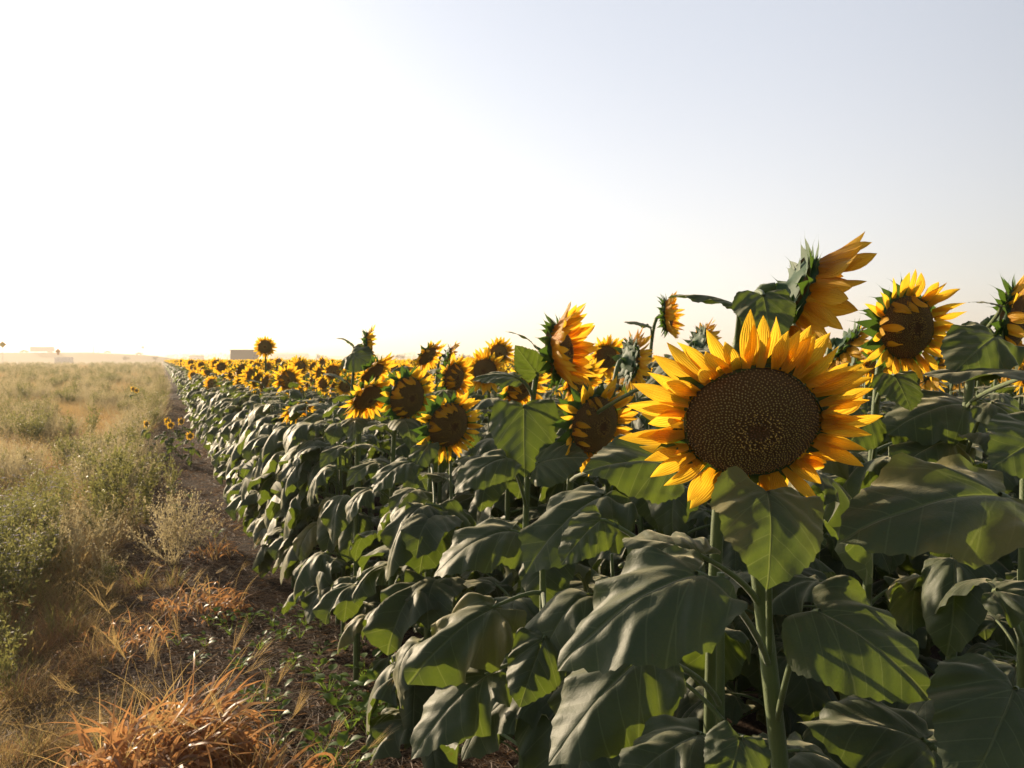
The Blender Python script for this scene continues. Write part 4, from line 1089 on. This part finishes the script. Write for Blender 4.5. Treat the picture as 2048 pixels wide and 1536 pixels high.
bm_w = [(368, 640, 4.5, 'lone small tree between the embankment end and the low farm building'), (251, 330, 3.0, 'dark round bush in front of the embankment slope, left one'), (311, 360, 3.4, 'dark narrow bush in front of the embankment slope, right one'),
        (407, 700, 3.0, 'tiny tree right of the low farm building'), (430, 900, 6., 'tree left of the dark barn on the horizon'), (640, 420, 5.2, 'thin sparse tree on the horizon right of the long pale shed'), (655, 500, 4.4, 'second thin sparse tree, right of the first one'),
        (801, 380, 4.6, 'feathery bare tree on the horizon behind the dark side-on sunflower'), (925, 330, 4.2, 'dark twin-topped small tree left of the bare brown disc on the horizon'), (935, 335, 3.9, 'lower tree touching the twin-topped one on the horizon')]
def tree(px, d, h, lb, seed):
    t = ob('far_tree', None, loc=at(px, d, 0)); tag(t, lb, 'tree', 'trees along the horizon'); rl = random.Random(seed)
    mb = MB(); tube(mb, [(0, 0, 0), (.05, 0, h * .5), (0, 0, h * .85)], [h * .03, h * .02, h * .006], 6)
    for i in range(7):
        z = h * rl.uniform(.3, .75); dd = rdir(rl, 1.3); tube(mb, [(0, 0, z), Vector((0, 0, z)) + dd * h * .28], [h * .01, h * .003], 4)
    ob('trunk', mb.mesh('trunk', [M['wood']]), t)
    mb = MB()
    lobes = [(Vector((rl.gauss(0, .2), rl.gauss(0, .2), rl.uniform(.45, .9))) * h, h * rl.uniform(.12, .24)) for _ in range(8)]
    for i in range(900):
        c, r = rl.choice(lobes); p = c + Vector((rl.gauss(0, .5), rl.gauss(0, .5), rl.gauss(0, .45))) * r; s = h * .028 * rl.uniform(.6, 1.5)
        a = rdir(rl, 3.1) * s; b = rdir(rl, 3.1) * s; mb.add([p, p + a, p + a + b, p + b], [(0, 1, 2, 3)])
    ob('crown', mb.mesh('crown', [M['tree']], False), t)
for i, a in enumerate(bm_w): tree(*a, 700 + i)
# far wood reads as one mass
mb = MB(); rl = random.Random(77)
for i in range(5200):
    px = rl.choice((rl.uniform(690, 1060), rl.uniform(330, 620), rl.uniform(1060, 2300), rl.uniform(700, 900)))
    d = rl.uniform(1050, 1150); hmax = 9 + 4 * mn.noise(Vector((px * .02, 0, 0))); p = P(px, 720, d); z = rl.uniform(0, hmax); s = rl.uniform(.8, 2.0)
    c = Vector((p.x, p.y, z)); a = rdir(rl, 3.1) * s; b = rdir(rl, 3.1) * s; mb.add([c, c + a, c + a + b, c + b], [(0, 1, 2, 3)])
tag(ob('far_woods', mb.mesh('far_woods', [M['tree']], False)), 'hazy line of far woods along the horizon behind the sunflower field', 'woods', kind='stuff')

# ------------------------------------------------------------------ air
HAZE = .001
mb = MB(); box(mb, (0, 0, 8.5), (6400, 6400, 21))
n = NT('haze_air'); pv = n.n('ShaderNodeVolumePrincipled'); pv.inputs['Density'].default_value = HAZE; pv.inputs['Color'].default_value = (.97, .88, .76, 1); pv.inputs['Anisotropy'].default_value = .3
n.t.links.new(pv.outputs[0], n.out.inputs['Volume'])
hz = ob('haze', mb.mesh('haze', [n.m], False)); tag(hz, 'warm evening haze lying over the whole field', 'haze', kind='stuff')

# ------------------------------------------------------------------ light, sky, camera
W = bpy.data.worlds.new('World'); S.world = W; W.use_nodes = True; t = W.node_tree; bg = t.nodes['Background']
sky = t.nodes.new('ShaderNodeTexSky'); sky.sky_type = 'NISHITA'; sky.sun_disc = False; sky.sun_elevation = SUN_EL; sky.sun_rotation = SUN_AZ
sky.air_density = 1.0; sky.dust_density = 1.8; sky.ozone_density = 1.2; sky.altitude = 50
mx = t.nodes.new('ShaderNodeMix'); mx.data_type = 'RGBA'; mx.blend_type = 'ADD'; mx.inputs[0].default_value = 1; mx.inputs[7].default_value = (1.42, 1.36, 1.42, 1)
# the pale evening haze band: strong near the horizon and towards the sun, thin overhead and behind
tc = t.nodes.new('ShaderNodeTexCoord'); sx = t.nodes.new('ShaderNodeSeparateXYZ'); t.links.new(tc.outputs['Generated'], sx.inputs[0])
def mrange(v, a, b, c, d):
    q = t.nodes.new('ShaderNodeMapRange'); q.interpolation_type = 'SMOOTHSTEP'; t.links.new(v, q.inputs[0])
    for k_, x_ in enumerate((a, b, c, d)): q.inputs[k_ + 1].default_value = x_
    return q.outputs[0]
dt = t.nodes.new('ShaderNodeVectorMath'); dt.operation = 'DOT_PRODUCT'; t.links.new(tc.outputs['Generated'], dt.inputs[0]); dt.inputs[1].default_value = tuple(SUNV)
mu = t.nodes.new('ShaderNodeMath'); mu.operation = 'MULTIPLY'; t.links.new(mrange(sx.outputs[2], .40, .85, 1, .12), mu.inputs[0]); t.links.new(mrange(dt.outputs['Value'], -.35, .55, .2, 1.12), mu.inputs[1])
vm = t.nodes.new('ShaderNodeVectorMath'); vm.operation = 'SCALE'; hc = t.nodes.new('ShaderNodeMix'); hc.data_type = 'RGBA'; t.links.new(mrange(sx.outputs[2], .02, .42, 0, 1), hc.inputs[0]); hc.inputs[6].default_value = (2.68, 2.46, 2.36, 1); hc.inputs[7].default_value = (2.12, 2.14, 2.30, 1); t.links.new(hc.outputs[2], vm.inputs[0]); t.links.new(mu.outputs[0], vm.inputs['Scale']); t.links.new(vm.outputs[0], mx.inputs[7])
hs = t.nodes.new('ShaderNodeHueSaturation'); hs.inputs['Saturation'].default_value = .66; hs.inputs['Value'].default_value = .58; t.links.new(sky.outputs[0], hs.inputs['Color']); t.links.new(hs.outputs[0], mx.inputs[6]); t.links.new(mx.outputs[2], bg.inputs[0]); bg.inputs[1].default_value = .105
l = bpy.data.lights.new('sun', 'SUN'); l.energy = 5.0; l.angle = R(.6); l.color = (1, .80, .56)
so = bpy.data.objects.new('sun', l); COL.objects.link(so); so.rotation_euler = SUNV.to_track_quat('Z', 'Y').to_euler()
cam = bpy.data.cameras.new('camera'); co = bpy.data.objects.new('camera', cam); COL.objects.link(co); S.camera = co
cam.sensor_width = 36; cam.lens = FPX / 2048 * 36; cam.clip_start = .05; cam.clip_end = 8000
m = Matrix((RGT, UPV, -FWD)).transposed().to_4x4(); m.translation = EYE; co.matrix_world = m
cam.dof.use_dof = True; cam.dof.focus_distance = 1.35; cam.dof.aperture_fstop = 15
S.view_settings.view_transform = 'Standard'; S.view_settings.look = 'None'; S.view_settings.exposure = 0.85; S.view_settings.gamma = 1
S.render.engine = 'CYCLES'; cy = S.cycles; cy.use_denoising = True; cy.max_bounces = 8; cy.transparent_max_bounces = 8; cy.diffuse_bounces = 4; cy.transmission_bounces = 4; cy.volume_bounces = 0
cy.sample_clamp_indirect = 6; cy.use_adaptive_sampling = True
